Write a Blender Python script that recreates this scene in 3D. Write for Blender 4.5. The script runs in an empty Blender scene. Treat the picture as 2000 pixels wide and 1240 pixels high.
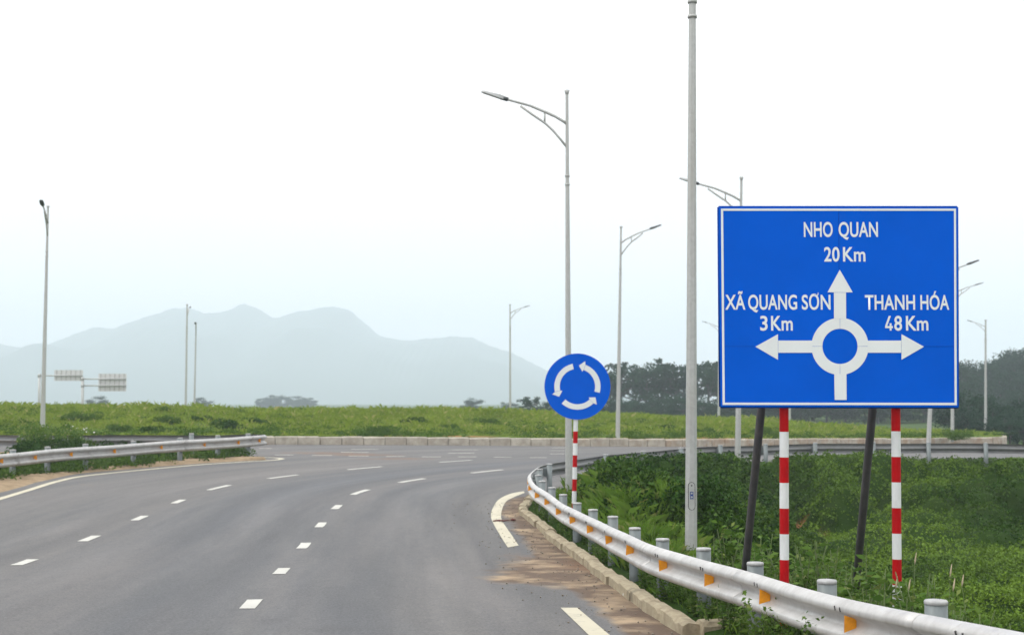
import bpy, math, random
import numpy as np
from mathutils import Vector, Matrix

# ------------------------------------------------------------------ camera, sky, sun, exposure
scene = bpy.context.scene
F, CX, CY, HOR, CZ = 2778.0, 1000.0, 620.0, 785.0, 2.0
PITCH = math.atan((HOR - CY) / F)
cam_d = bpy.data.cameras.new('camera')
cam = bpy.data.objects.new('camera', cam_d)
scene.collection.objects.link(cam)
cam.location = (0, 0, CZ)
cam.rotation_euler = (math.pi / 2 + PITCH, 0, 0)
cam_d.sensor_fit = 'HORIZONTAL'
cam_d.sensor_width = 36.0
cam_d.lens = 36.0 * F / 2000.0
cam_d.clip_start = 0.1
cam_d.clip_end = 20000
cam_d.dof.use_dof = True
cam_d.dof.focus_distance = 12.5
cam_d.dof.aperture_fstop = 3.5
scene.camera = cam

SUN_EL, SUN_AZ = math.radians(50), math.radians(258)     # azimuth clockwise from +Y
world = bpy.data.worlds.new('World')
scene.world = world
world.use_nodes = True
wn, wl = world.node_tree.nodes, world.node_tree.links
wn.clear()
w_out = wn.new('ShaderNodeOutputWorld')
w_bg = wn.new('ShaderNodeBackground')
w_bg.inputs['Strength'].default_value = 0.1
sky = wn.new('ShaderNodeTexSky')
sky.sky_type = 'NISHITA'
sky.sun_disc = False
sky.sun_elevation = SUN_EL
sky.sun_rotation = SUN_AZ
sky.dust_density = 4.0
# closed cloud layer: overcast luminance rises from horizon to zenith (1 + 2 sin e) / 3
tc = wn.new('ShaderNodeTexCoord')
sep = wn.new('ShaderNodeSeparateXYZ')
wl.new(tc.outputs['Generated'], sep.inputs[0])
mx = wn.new('ShaderNodeMath'); mx.operation = 'MAXIMUM'; mx.inputs[1].default_value = 0.0
wl.new(sep.outputs['Z'], mx.inputs[0])
mr = wn.new('ShaderNodeMapRange')
mr.inputs['From Min'].default_value = 0.0
mr.inputs['From Max'].default_value = 1.0
mr.inputs['To Min'].default_value = 11.8
mr.inputs['To Max'].default_value = 29.0
wl.new(mx.outputs[0], mr.inputs['Value'])
cn = wn.new('ShaderNodeTexNoise'); cn.inputs['Scale'].default_value = 2.2; cn.inputs['Detail'].default_value = 4
wl.new(tc.outputs['Generated'], cn.inputs['Vector'])
cr = wn.new('ShaderNodeMapRange'); cr.inputs['To Min'].default_value = 0.93; cr.inputs['To Max'].default_value = 1.07
wl.new(cn.outputs['Fac'], cr.inputs['Value'])
cm = wn.new('ShaderNodeMath'); cm.operation = 'MULTIPLY'
wl.new(mr.outputs[0], cm.inputs[0]); wl.new(cr.outputs[0], cm.inputs[1])
cc = wn.new('ShaderNodeVectorMath'); cc.operation = 'SCALE'
cz = wn.new('ShaderNodeMix'); cz.data_type = 'RGBA'
cz.inputs['A'].default_value = (1.08, 1.0, 0.94, 1); cz.inputs['B'].default_value = (1.0, 1.0, 1.0, 1)
czr = wn.new('ShaderNodeMapRange'); czr.inputs['From Max'].default_value = 0.6
wl.new(mx.outputs[0], czr.inputs['Value']); wl.new(czr.outputs[0], cz.inputs['Factor'])
wl.new(cz.outputs['Result'], cc.inputs[0])
wl.new(cm.outputs[0], cc.inputs['Scale'])
wm = wn.new('ShaderNodeMix'); wm.data_type = 'RGBA'
wm.inputs['Factor'].default_value = 0.92
wl.new(sky.outputs[0], wm.inputs['A'])
wl.new(cc.outputs[0], wm.inputs['B'])
wl.new(wm.outputs['Result'], w_bg.inputs['Color'])
wl.new(w_bg.outputs[0], w_out.inputs['Surface'])

sun_d = bpy.data.lights.new('sun', 'SUN')
sun_d.energy = 1.3
sun_d.angle = math.radians(14)
sun_d.color = (1.0, 0.96, 0.9)
sun = bpy.data.objects.new('sun', sun_d)
scene.collection.objects.link(sun)
sdir = Vector((math.sin(SUN_AZ) * math.cos(SUN_EL), math.cos(SUN_AZ) * math.cos(SUN_EL), math.sin(SUN_EL)))
sun.rotation_euler = sdir.to_track_quat('Z', 'Y').to_euler()
sun.location = (0, 0, 60)

scene.view_settings.view_transform = 'Standard'
scene.view_settings.look = 'None'
scene.view_settings.exposure = 0.0
scene.view_settings.gamma = 1.0
scene.view_settings.use_curve_mapping = False
scene.render.engine = 'CYCLES'
scene.cycles.volume_bounces = 1
scene.cycles.max_bounces = 6
scene.cycles.diffuse_bounces = 3
scene.cycles.transparent_max_bounces = 8

rng = np.random.default_rng(7)
random.seed(7)
COL = scene.collection
ZUP = Vector((0, 0, 1))

# ------------------------------------------------------------------ geometry of the site
_by = np.array([-30, 0, 5, 7.5, 10, 13, 16, 20, 24, 28, 32, 36, 42, 48, 55, 65, 80, 120, 500])
_bv = np.array([1.70, 1.70, 1.76, 1.86, 1.98, 2.09, 2.17, 2.27, 2.31, 2.30, 2.26, 2.21, 2.10, 1.96, 1.80, 1.72, 1.70, 1.70, 1.70])
_sy = np.linspace(-30, 500, 5301)
_sv = np.interp(_sy, _by, _bv)
_k = np.exp(-np.linspace(-3, 3, 41) ** 2); _k /= _k.sum()
_sv = np.convolve(np.pad(_sv, 20, mode='edge'), _k, mode='valid')


def sstep(a, b, x):
    t = np.clip((np.asarray(x, float) - a) / (b - a), 0, 1)
    return t * t * (3 - 2 * t)


def G(X, Y):
    """height of the road surface"""
    X = np.asarray(X, float); Y = np.asarray(Y, float)
    return CZ - np.interp(Y, _sy, _sv) - 0.02 * np.clip(X + 9, -10, 30) * sstep(46, 62, Y)


def ray(px, py):
    u, v = (px - CX) / F, -(py - CY) / F
    c, s = math.cos(PITCH), math.sin(PITCH)
    return np.array([u, c - s * v, s + c * v])


def at(px, py, Y):
    d = ray(px, py)
    return np.array([0, 0, CZ]) + d * (Y / d[1])


def on(px, py, h=0.0):
    """the point of the road surface (raised by h) seen at a place of the photograph"""
    d = ray(px, py)
    Ys = np.concatenate([np.arange(3, 60, 0.05), np.arange(60, 160, 0.2)])
    P = d[None, :] * (Ys / d[1])[:, None]
    f = P[:, 2] + CZ - (G(P[:, 0], Ys) + h)
    i = np.where(f < 0)[0]
    i = i[0] if len(i) else len(Ys) - 1
    if i == 0:
        Y = Ys[0]
    else:
        Y = Ys[i - 1] + (Ys[i] - Ys[i - 1]) * f[i - 1] / (f[i - 1] - f[i])
    return at(px, py, Y)


def spline(pts, step=0.25):
    """Catmull-Rom through points, evenly sampled"""
    P = np.array(pts, float)
    P = np.vstack([2 * P[0] - P[1], P, 2 * P[-1] - P[-2]])
    out = []
    for i in range(1, len(P) - 2):
        p0, p1, p2, p3 = P[i - 1:i + 3]
        n = max(2, int(np.linalg.norm(p2 - p1) / step * 2))
        for t in np.linspace(0, 1, n, endpoint=False):
            out.append(0.5 * ((2 * p1) + (-p0 + p2) * t + (2 * p0 - 5 * p1 + 4 * p2 - p3) * t * t + (-p0 + 3 * p1 - 3 * p2 + p3) * t ** 3))
    out.append(P[-2])
    out = np.array(out)
    L = np.concatenate([[0], np.cumsum(np.linalg.norm(np.diff(out, axis=0), axis=1))])
    n = max(2, int(round(L[-1] / step)) + 1)
    q = np.linspace(0, L[-1], n)
    return np.stack([np.interp(q, L, out[:, k]) for k in range(out.shape[1])], 1), L[-1]


def plen(P):
    return np.concatenate([[0], np.cumsum(np.linalg.norm(np.diff(P, axis=0), axis=1))])


def pat(P, L, s):
    return np.array([np.interp(s, L, P[:, k]) for k in range(P.shape[1])])


# right edge of the carriageway: X as a function of Y (kerb, apex, then the roundabout's outer edge)
_kp = [on(*p) for p in [(1342, 1238), (1232, 1169), (1184, 1130), (1122, 1085), (1074, 1050), (1042, 1020), (1018, 1001), (1029, 979)]]
_ry = np.array([-30, 0, 6] + [p[1] for p in _kp] + [34.2, 36.5, 39, 41.5, 43.5, 45, 46, 47, 48, 49, 60, 200])
_rx = np.array([4.6, 2.78, 2.2] + [p[0] for p in _kp] + [0.62, 1.2, 2.2, 3.6, 4.8, 6.2, 8.0, 10.5, 20, 40, 70, 120])


def XR(Y):
    return np.interp(Y, _ry, _rx)


_edge = np.stack([XR(np.arange(0, 49.01, 0.2)), np.arange(0, 49.01, 0.2)], 1)


def vnoise(X, Y, sc, seed=0):
    """smooth value noise in [-1, 1]"""
    r = np.random.default_rng(seed)
    T = r.uniform(-1, 1, (256, 256))
    x, y = np.asarray(X) / sc + 97.3, np.asarray(Y) / sc + 31.7
    xi, yi = np.floor(x).astype(int), np.floor(y).astype(int)
    fx, fy = x - xi, y - yi
    fx, fy = fx * fx * (3 - 2 * fx), fy * fy * (3 - 2 * fy)
    g = lambda a, b: T[a % 256, b % 256]
    return (g(xi, yi) * (1 - fx) + g(xi + 1, yi) * fx) * (1 - fy) + (g(xi, yi + 1) * (1 - fx) + g(xi + 1, yi + 1) * fx) * fy


# ------------------------------------------------------------------ helpers: meshes and objects
def np_mesh(name, V, Fc, smooth=False):
    V = np.asarray(V, np.float32); Fc = np.asarray(Fc, np.int32)
    me = bpy.data.meshes.new(name)
    me.vertices.add(len(V)); me.vertices.foreach_set('co', V.ravel())
    k = Fc.shape[1]
    me.loops.add(Fc.size); me.loops.foreach_set('vertex_index', Fc.ravel())
    me.polygons.add(len(Fc)); me.polygons.foreach_set('loop_start', np.arange(len(Fc), dtype=np.int32) * k)
    if smooth:
        me.polygons.foreach_set('use_smooth', np.ones(len(Fc), bool))
    me.update(calc_edges=True)
    return me


def add_attr(me, name, vals):
    a = me.attributes.new(name, 'FLOAT', 'POINT')
    a.data.foreach_set('value', np.asarray(vals, np.float32))


class MB:
    """collects vertices and faces of one part"""
    def __init__(s):
        s.v, s.f, s.m, s.sm = [], [], [], []

    def add(s, V, Fs, mat=0, smooth=False):
        o = len(s.v)
        s.v += [tuple(float(c) for c in p) for p in V]
        for f in Fs:
            s.f.append(tuple(i + o for i in f)); s.m.append(mat); s.sm.append(smooth)
        return s

    def box(s, c, d, R=None, mat=0, bev=0.0):
        c = np.array(c, float); hx, hy, hz = d[0] / 2, d[1] / 2, d[2] / 2
        if bev <= 0:
            V = [(x, y, z) for x in (-hx, hx) for y in (-hy, hy) for z in (-hz, hz)]
            Fs = [(0, 1, 3, 2), (4, 6, 7, 5), (0, 4, 5, 1), (2, 3, 7, 6), (0, 2, 6, 4), (1, 5, 7, 3)]
        else:
            b = bev
            ring = lambda x, y, z: [(-x, -y, z), (x, -y, z), (x, y, z), (-x, y, z)]
            V = ring(hx - b, hy - b, -hz) + ring(hx, hy, -hz + b) + ring(hx, hy, hz - b) + ring(hx - b, hy - b, hz)
            Fs = [(3, 2, 1, 0), (12, 13, 14, 15)]
            for r in range(3):
                for i in range(4):
                    j = (i + 1) % 4
                    Fs.append((r * 4 + i, r * 4 + j, r * 4 + 4 + j, r * 4 + 4 + i))
        V = np.array(V)
        if R is not None:
            V = V @ np.array(R).T
        return s.add(V + c, Fs, mat)

    def tube(s, path, radii, n=8, caps=True, mat=0, smooth=True, flat=False):
        P = np.array(path, float)
        if np.isscalar(radii):
            radii = [radii] * len(P)
        T = np.gradient(P, axis=0); T /= np.linalg.norm(T, axis=1)[:, None] + 1e-9
        ref = np.array([0.0, 0, 1]) if abs(T[0][2]) < 0.8 else np.array([1.0, 0, 0])
        V = []
        for i in range(len(P)):
            a = np.cross(T[i], ref); a /= np.linalg.norm(a) + 1e-9
            b = np.cross(T[i], a)
            for k in range(n):
                th = 2 * math.pi * (k + 0.5) / n
                V.append(P[i] + radii[i] * (math.cos(th) * a + math.sin(th) * b))
        Fs = []
        for i in range(len(P) - 1):
            for k in range(n):
                k2 = (k + 1) % n
                Fs.append((i * n + k, i * n + k2, (i + 1) * n + k2, (i + 1) * n + k))
        s.add(V, Fs, mat, smooth and not flat)
        if caps:
            o = len(s.v) - len(V)
            s.f.append(tuple(o + k for k in range(n))[::-1]); s.m.append(mat); s.sm.append(False)
            s.f.append(tuple(o + (len(P) - 1) * n + k for k in range(n))); s.m.append(mat); s.sm.append(False)
        return s

    def lathe(s, prof, n=16, c=(0, 0, 0), mat=0, smooth=True):
        V, Fs = [], []
        for r, z in prof:
            for k in range(n):
                th = 2 * math.pi * k / n
                V.append((c[0] + r * math.cos(th), c[1] + r * math.sin(th), c[2] + z))
        for i in range(len(prof) - 1):
            for k in range(n):
                k2 = (k + 1) % n
                Fs.append((i * n + k, i * n + k2, (i + 1) * n + k2, (i + 1) * n + k))
        s.add(V, Fs, mat, smooth)
        o = len(s.v) - len(V)
        s.f.append(tuple(o + (len(prof) - 1) * n + k for k in range(n))); s.m.append(mat); s.sm.append(False)
        return s

    def prism(s, poly, y0, y1, mat=0, mside=None):
        """polygon in XZ extruded along Y (front at y0, towards the viewer)"""
        n = len(poly)
        V = [(p[0], y0, p[1]) for p in poly] + [(p[0], y1, p[1]) for p in poly]
        s.add(V, [tuple(range(n)), tuple(range(2 * n - 1, n - 1, -1))], mat)
        o = len(s.v) - 2 * n
        for i in range(n):
            j = (i + 1) % n
            s.f.append((o + i, o + n + i, o + n + j, o + j)); s.m.append(mat if mside is None else mside); s.sm.append(False)
        return s

    def mesh(s, name, origin=(0, 0, 0)):
        me = bpy.data.meshes.new(name)
        o = np.array(origin, float)
        me.from_pydata([tuple(np.array(p) - o) for p in s.v], [], s.f)
        me.polygons.foreach_set('material_index', s.m)
        me.polygons.foreach_set('use_smooth', s.sm)
        me.update()
        return me


def put(name, me, mats, parent=None, loc=None):
    if not isinstance(mats, (list, tuple)):
        mats = [mats]
    if len(me.materials) == 0:
        for m in mats:
            me.materials.append(m)
    o = bpy.data.objects.new(name, me)
    COL.objects.link(o)
    if parent is not None:
        o.parent = parent
    if loc is not None:
        o.location = loc
    return o


def tag(o, label=None, cat=None, group=None, kind=None):
    if label: o['label'] = label
    if cat: o['category'] = cat
    if group: o['group'] = group
    if kind: o['kind'] = kind
    return o


def thing(name, loc, label, cat, group=None):
    o = bpy.data.objects.new(name, None)
    o.empty_display_size = 0.2
    COL.objects.link(o)
    o.location = tuple(float(c) for c in loc)
    return tag(o, label, cat, group)


def part(name, mb, mats, parent, org):
    """part whose vertices are given in world space; org = world place of its thing"""
    return put(name, mb.mesh(name, org), mats, parent)


def copy_tree(o, parent=None, loc=None, rz=None, sc=None):
    c = o.copy(); COL.objects.link(c)
    if parent is not None: c.parent = parent
    if loc is not None: c.location = tuple(float(q) for q in loc)
    if rz is not None: c.rotation_euler = (0, 0, rz)
    if sc is not None: c.scale = sc
    for ch in list(o.children):
        copy_tree(ch, c)
    return c


# ------------------------------------------------------------------ materials
def mat_new(name):
    m = bpy.data.materials.new(name)
    m.use_nodes = True
    nt = m.node_tree
    b = nt.nodes['Principled BSDF']
    return m, nt, b


def N(nt, t, **kw):
    n = nt.nodes.new(t)
    for k, v in kw.items():
        if k in n.inputs:
            n.inputs[k].default_value = v
        else:
            setattr(n, k, v)
    return n


def mixc(nt, fac, a, b, blend='MIX'):
    n = nt.nodes.new('ShaderNodeMix'); n.data_type = 'RGBA'; n.blend_type = blend
    for key, v in (('Factor', fac), ('A', a), ('B', b)):
        if hasattr(v, 'is_linked') or hasattr(v, 'links'):
            nt.links.new(v, n.inputs[key])
        elif key == 'Factor':
            n.inputs[key].default_value = v
        else:
            n.inputs[key].default_value = (*v, 1) if len(v) == 3 else v
    return n.outputs['Result']


def mrange(nt, val, a, b, c=0.0, d=1.0):
    n = nt.nodes.new('ShaderNodeMapRange')
    n.inputs['From Min'].default_value = a; n.inputs['From Max'].default_value = b
    n.inputs['To Min'].default_value = c; n.inputs['To Max'].default_value = d
    nt.links.new(val, n.inputs['Value'])
    return n.outputs[0]


def math2(nt, op, a, b):
    n = nt.nodes.new('ShaderNodeMath'); n.operation = op
    for i, v in enumerate((a, b)):
        if hasattr(v, 'links'):
            nt.links.new(v, n.inputs[i])
        else:
            n.inputs[i].default_value = v
    return n.outputs[0]


def noise(nt, scale, detail=4, rough=0.6, vec=None, mapping=None):
    n = nt.nodes.new('ShaderNodeTexNoise')
    n.inputs['Scale'].default_value = scale; n.inputs['Detail'].default_value = detail; n.inputs['Roughness'].default_value = rough
    if vec is None:
        g = nt.nodes.new('ShaderNodeNewGeometry'); vec = g.outputs['Position']
    if mapping is not None:
        mp = nt.nodes.new('ShaderNodeMapping'); mp.inputs['Scale'].default_value = mapping
        nt.links.new(vec, mp.inputs['Vector']); vec = mp.outputs[0]
    nt.links.new(vec, n.inputs['Vector'])
    return n.outputs['Fac']


def bump(nt, b, h, strength=0.3, dist=0.01):
    n = nt.nodes.new('ShaderNodeBump'); n.inputs['Strength'].default_value = strength; n.inputs['Distance'].default_value = dist
    nt.links.new(h, n.inputs['Height']); nt.links.new(n.outputs[0], b.inputs['Normal'])


def simple(name, col, rough=0.6, metal=0.0, var=0.12, scale=8.0, stretch=None, col2=None, spec=0.4):
    m, nt, b = mat_new(name)
    c2 = col2 if col2 else tuple(c * (1 - 2 * var) for c in col)
    f = noise(nt, scale, 5, 0.65, mapping=stretch)
    f = mrange(nt, f, 0.35, 0.7)
    nt.links.new(mixc(nt, f, col, c2), b.inputs['Base Color'])
    b.inputs['Roughness'].default_value = rough
    b.inputs['Metallic'].default_value = metal
    b.inputs['Specular IOR Level'].default_value = spec
    return m


def foliage(name, dark, light, warm=None, noise_sc=0.5, transl=0.3, tone=False):
    """leaf colour varies leaf by leaf and patch by patch"""
    m, nt, b = mat_new(name)
    g = nt.nodes.new('ShaderNodeNewGeometry')
    r = g.outputs['Random Per Island']
    n = mrange(nt, noise(nt, noise_sc, 3, 0.6), 0.3, 0.7)
    f = math2(nt, 'ADD', math2(nt, 'MULTIPLY', r, 0.55), math2(nt, 'MULTIPLY', n, 0.45))
    c = mixc(nt, f, dark, light)
    if tone:
        a = nt.nodes.new('ShaderNodeAttribute'); a.attribute_name = 'tone'
        c = mixc(nt, a.outputs['Fac'], c, warm)
    elif warm:
        wr = mrange(nt, r, 0.86, 0.98)
        c = mixc(nt, wr, c, warm)
    nt.links.new(c, b.inputs['Base Color'])
    b.inputs['Roughness'].default_value = 0.55
    b.inputs['Specular IOR Level'].default_value = 0.05
    out = nt.nodes['Material Output']
    tr = nt.nodes.new('ShaderNodeBsdfTranslucent')
    nt.links.new(c, tr.inputs['Color'])
    ms = nt.nodes.new('ShaderNodeMixShader'); ms.inputs[0].default_value = transl
    nt.links.new(b.outputs[0], ms.inputs[1]); nt.links.new(tr.outputs[0], ms.inputs[2])
    nt.links.new(ms.outputs[0], out.inputs['Surface'])
    return m


def make_asphalt():
    m, nt, b = mat_new('asphalt')
    at_ = lambda nm: [setattr(n := nt.nodes.new('ShaderNodeAttribute'), 'attribute_name', nm), n][1].outputs['Fac']
    lat, alo, dirt, soil = at_('lat'), at_('along'), at_('dirt'), at_('soil')
    cx = nt.nodes.new('ShaderNodeCombineXYZ')
    nt.links.new(math2(nt, 'MULTIPLY', lat, 1.0), cx.inputs[0]); nt.links.new(math2(nt, 'MULTIPLY', alo, 0.09), cx.inputs[1])
    streak = noise(nt, 1.1, 5, 0.62, vec=cx.outputs[0])
    cx2 = nt.nodes.new('ShaderNodeCombineXYZ')
    nt.links.new(math2(nt, 'MULTIPLY', lat, 3.2), cx2.inputs[0]); nt.links.new(math2(nt, 'MULTIPLY', alo, 0.16), cx2.inputs[1])
    streak2 = noise(nt, 1.3, 4, 0.6, vec=cx2.outputs[0])
    c = mixc(nt, mrange(nt, streak, 0.38, 0.62), (0.048, 0.054, 0.066), (0.132, 0.126, 0.118))
    # tyre-darkened wheel paths, broken up by noise
    tyre = at_('tyre')
    tm = math2(nt, 'MULTIPLY', tyre, mrange(nt, streak2, 0.36, 0.58))
    c = mixc(nt, math2(nt, 'MULTIPLY', tm, 0.95), c, (0.034, 0.036, 0.050))
    pol = at_('polish')
    c = mixc(nt, math2(nt, 'MULTIPLY', pol, 0.7), c, (0.072, 0.083, 0.100))
    c = mixc(nt, math2(nt, 'MULTIPLY', math2(nt, 'SUBTRACT', 1.0, pol), 0.45), c, (0.136, 0.128, 0.117))
    c = mixc(nt, mrange(nt, noise(nt, 0.45, 4, 0.6, vec=cx.outputs[0]), 0.44, 0.66, 0, 0.75), c, (0.150, 0.135, 0.124))
    c = mixc(nt, mrange(nt, noise(nt, 6, 6, 0.8), 0.35, 0.68, 0, 0.5), c, (0.050, 0.050, 0.058))
    # lane-wise wear: broad and narrow bands along the curve, darker wheel paths
    cx3 = nt.nodes.new('ShaderNodeCombineXYZ')
    nt.links.new(math2(nt, 'MULTIPLY', lat, 0.55), cx3.inputs[0]); nt.links.new(math2(nt, 'MULTIPLY', alo, 0.05), cx3.inputs[1])
    wb = mrange(nt, noise(nt, 1.6, 5, 0.6, vec=cx3.outputs[0]), 0.36, 0.64, 0.80, 1.22)
    wn_ = mrange(nt, streak2, 0.34, 0.66, 0.88, 1.12)
    wt_ = math2(nt, 'SUBTRACT', 1.0, math2(nt, 'MULTIPLY', tm, 0.32))
    sc_ = nt.nodes.new('ShaderNodeVectorMath'); sc_.operation = 'SCALE'
    nt.links.new(c, sc_.inputs[0]); nt.links.new(math2(nt, 'MULTIPLY', math2(nt, 'MULTIPLY', wb, wn_), wt_), sc_.inputs['Scale'])
    c = sc_.outputs[0]
    # aggregate grain
    gr = noise(nt, 38, 4, 0.8)
    c = mixc(nt, mrange(nt, gr, 0.3, 0.75, 0, 1), mixc(nt, 0.5, c, (0.025, 0.025, 0.028)), mixc(nt, 0.36, c, (0.26, 0.255, 0.25)))
    vor = nt.nodes.new('ShaderNodeTexVoronoi'); vor.inputs['Scale'].default_value = 9.0
    g = nt.nodes.new('ShaderNodeNewGeometry'); nt.links.new(g.outputs['Position'], vor.inputs['Vector'])
    sp = mrange(nt, vor.outputs['Distance'], 0.05, 0.09, 1, 0)
    sp = math2(nt, 'MULTIPLY', sp, mrange(nt, noise(nt, 1.7, 2, 0.5), 0.52, 0.62))
    c = mixc(nt, math2(nt, 'MULTIPLY', sp, 0.55), c, (0.03, 0.028, 0.027))
    # washed-out soil and sand
    dn = noise(nt, 1.5, 6, 0.6)
    dm = mrange(nt, math2(nt, 'ADD', dirt, math2(nt, 'MULTIPLY', math2(nt, 'SUBTRACT', dn, 0.5), 1.15)), 0.36, 0.72)
    dn2 = noise(nt, 1.9, 5, 0.55)
    dc = mixc(nt, mrange(nt, dn2, 0.46, 0.68), (0.092, 0.058, 0.036), (0.32, 0.235, 0.145))
    c = mixc(nt, math2(nt, 'MULTIPLY', dm, 0.95), c, dc)
    sn = noise(nt, 3.2, 6, 0.7)
    sm = mrange(nt, math2(nt, 'ADD', soil, math2(nt, 'MULTIPLY', math2(nt, 'SUBTRACT', sn, 0.5), 1.3)), 0.35, 0.75)
    c = mixc(nt, math2(nt, 'MULTIPLY', sm, 0.85), c, (0.15, 0.086, 0.05))
    nt.links.new(c, b.inputs['Base Color'])
    b.inputs['Roughness'].default_value = 0.82
    b.inputs['Specular IOR Level'].default_value = 0.28
    bump(nt, b, gr, 0.35, 0.012)
    return m


M = {}
M['asphalt'] = make_asphalt()


def make_paint(name, col, wear):
    m, nt, b = mat_new(name)
    f = mrange(nt, noise(nt, 7, 6, 0.7), 0.62 - wear, 0.78 - wear)
    c = mixc(nt, mrange(nt, noise(nt, 1.5, 3, 0.5), 0.3, 0.7), col, tuple(q * 0.86 for q in col))
    nt.links.new(mixc(nt, math2(nt, 'MULTIPLY', f, 0.75), c, (0.14, 0.13, 0.12)), b.inputs['Base Color'])
    b.inputs['Roughness'].default_value = 0.6
    return m


M['paint'] = make_paint('road_paint', (0.46, 0.45, 0.41), 0.05)
M['paint_far'] = make_paint('worn_road_paint', (0.34, 0.32, 0.28), 0.10)
M['paint_edge'] = make_paint('cream_edge_paint', (0.46, 0.42, 0.31), 0.07)


def make_concrete():
    m, nt, b = mat_new('kerb_concrete')
    g = nt.nodes.new('ShaderNodeNewGeometry')
    sepx = nt.nodes.new('ShaderNodeSeparateXYZ'); nt.links.new(g.outputs['Position'], sepx.inputs[0])
    c = mixc(nt, mrange(nt, noise(nt, 3.0, 6, 0.65), 0.35, 0.68), (0.47, 0.43, 0.36), (0.27, 0.24, 0.195))
    rust = math2(nt, 'MULTIPLY', mrange(nt, noise(nt, 1.6, 5, 0.7), 0.46, 0.66), mrange(nt, sepx.outputs[0], 0.5, 9, 0.12, 0.8))
    c = mixc(nt, rust, c, (0.27, 0.165, 0.09))
    rnd = nt.nodes.new('ShaderNodeObjectInfo')
    c = mixc(nt, mrange(nt, rnd.outputs['Random'], 0, 1, 0, 0.3), c, (0.26, 0.22, 0.18))
    nt.links.new(c, b.inputs['Base Color'])
    b.inputs['Roughness'].default_value = 0.9
    bump(nt, b, noise(nt, 26, 5, 0.7), 0.5, 0.02)
    return m


M['concrete'] = make_concrete()


def make_kerb2():
    m, nt, b = mat_new('weathered_kerb')
    c = mixc(nt, mrange(nt, noise(nt, 4.5, 6, 0.7), 0.35, 0.65), (0.40, 0.345, 0.235), (0.25, 0.20, 0.13))
    c = mixc(nt, mrange(nt, noise(nt, 1.7, 5, 0.7), 0.56, 0.72, 0, 0.7), c, (0.09, 0.075, 0.05))
    nt.links.new(c, b.inputs['Base Color'])
    b.inputs['Roughness'].default_value = 0.92
    bump(nt, b, noise(nt, 18, 6, 0.75), 0.8, 0.04)
    return m


M['kerb'] = make_kerb2()


def make_rail(name='guardrail_paint', k=1.0):
    m, nt, b = mat_new(name)
    st = noise(nt, 4.0, 6, 0.72, mapping=(1, 1, 0.25))
    c = mixc(nt, mrange(nt, st, 0.40, 0.64), tuple(k * q for q in (0.48, 0.475, 0.465)), tuple(k * q for q in (0.37, 0.36, 0.35)))
    dr = noise(nt, 14, 5, 0.7)
    c = mixc(nt, mrange(nt, dr, 0.58, 0.72, 0, 0.6), c, tuple(k * q for q in (0.29, 0.27, 0.245)))
    nt.links.new(c, b.inputs['Base Color'])
    b.inputs['Roughness'].default_value = 0.45
    b.inputs['Metallic'].default_value = 0.25
    bump(nt, b, noise(nt, 2.2, 3, 0.5), 0.08, 0.02)
    return m


M['rail'] = make_rail()
M['rail_dark'] = make_rail('darker_guardrail_paint', 0.80)  # same rail paint with every tone darkened, for the left guardrail


def make_galv(name, col, metal=0.35, rough=0.5):
    m, nt, b = mat_new(name)
    v = nt.nodes.new('ShaderNodeTexVoronoi'); v.inputs['Scale'].default_value = 22
    g = nt.nodes.new('ShaderNodeNewGeometry'); nt.links.new(g.outputs['Position'], v.inputs['Vector'])
    c = mixc(nt, mrange(nt, v.outputs['Color'], 0.1, 0.9, 0, 0.5), col, tuple(q * 0.72 for q in col))
    st = noise(nt, 6, 6, 0.7, mapping=(1, 1, 0.12))
    c = mixc(nt, mrange(nt, st, 0.42, 0.72, 0, 0.5), c, tuple(q * w for q, w in zip(col, (0.74, 0.70, 0.63))))
    nt.links.new(c, b.inputs['Base Color'])
    b.inputs['Roughness'].default_value = rough
    b.inputs['Metallic'].default_value = metal
    return m


M['galv'] = make_galv('galvanised_steel', (0.17, 0.195, 0.20))
M['galv_pale'] = make_galv('pale_galvanised_steel', (0.30, 0.31, 0.31))
M['lamp'] = make_galv('lamp_pole_zinc', (0.42, 0.43, 0.42), 0.25, 0.5)
M['rail_back'] = make_galv('rail_back_zinc', (0.20, 0.205, 0.21), 0.3, 0.5)
M['cap'] = simple('post_cap', (0.40, 0.40, 0.395), 0.5, 0.1, 0.2, 20)
M['dark_steel'] = simple('dark_pipe', (0.050, 0.050, 0.052), 0.6, 0.2, 0.25, 9, (1, 1, 0.3), col2=(0.085, 0.080, 0.078), spec=0.2)
M['head'] = simple('lamp_head_grey', (0.075, 0.08, 0.085), 0.5, 0.2)
M['head_top'] = simple('lamp_head_pale', (0.42, 0.43, 0.43), 0.5, 0.2)
M['amber'] = simple('amber_reflector', (0.86, 0.33, 0.008), 0.35, 0, 0.1, 30)
M['tin'] = simple('reflector_back', (0.35, 0.34, 0.33), 0.5, 0.3)
M['black'] = simple('dark_slot', (0.03, 0.03, 0.03), 0.8)
M['blue'] = simple('sign_blue', (0.0, 0.096, 0.60), 0.6, 0, 0.05, 2.0, spec=0.03)
M['blue_edge'] = simple('sign_edge_blue', (0.001, 0.04, 0.26), 0.6, 0, 0.05, spec=0.05)
M['white'] = simple('sign_white', (0.70, 0.735, 0.735), 0.6, 0, 0.03, 3.0, spec=0.1)
M['back'] = simple('sign_back_aluminium', (0.42, 0.42, 0.40), 0.5, 0.3, 0.1)
M['panel_back'] = simple('pale_panel_back', (0.60, 0.60, 0.59), 0.6, 0.0, 0.06)
M['red'] = simple('post_red', (0.40, 0.003, 0.006), 0.5, 0, 0.10, 9, spec=0.12)
M['post_white'] = simple('post_white', (0.66, 0.68, 0.68), 0.5, 0, 0.12, 9, (1, 1, 0.3))
M['sticker'] = simple('blue_sticker', (0.02, 0.05, 0.22), 0.5)
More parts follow.
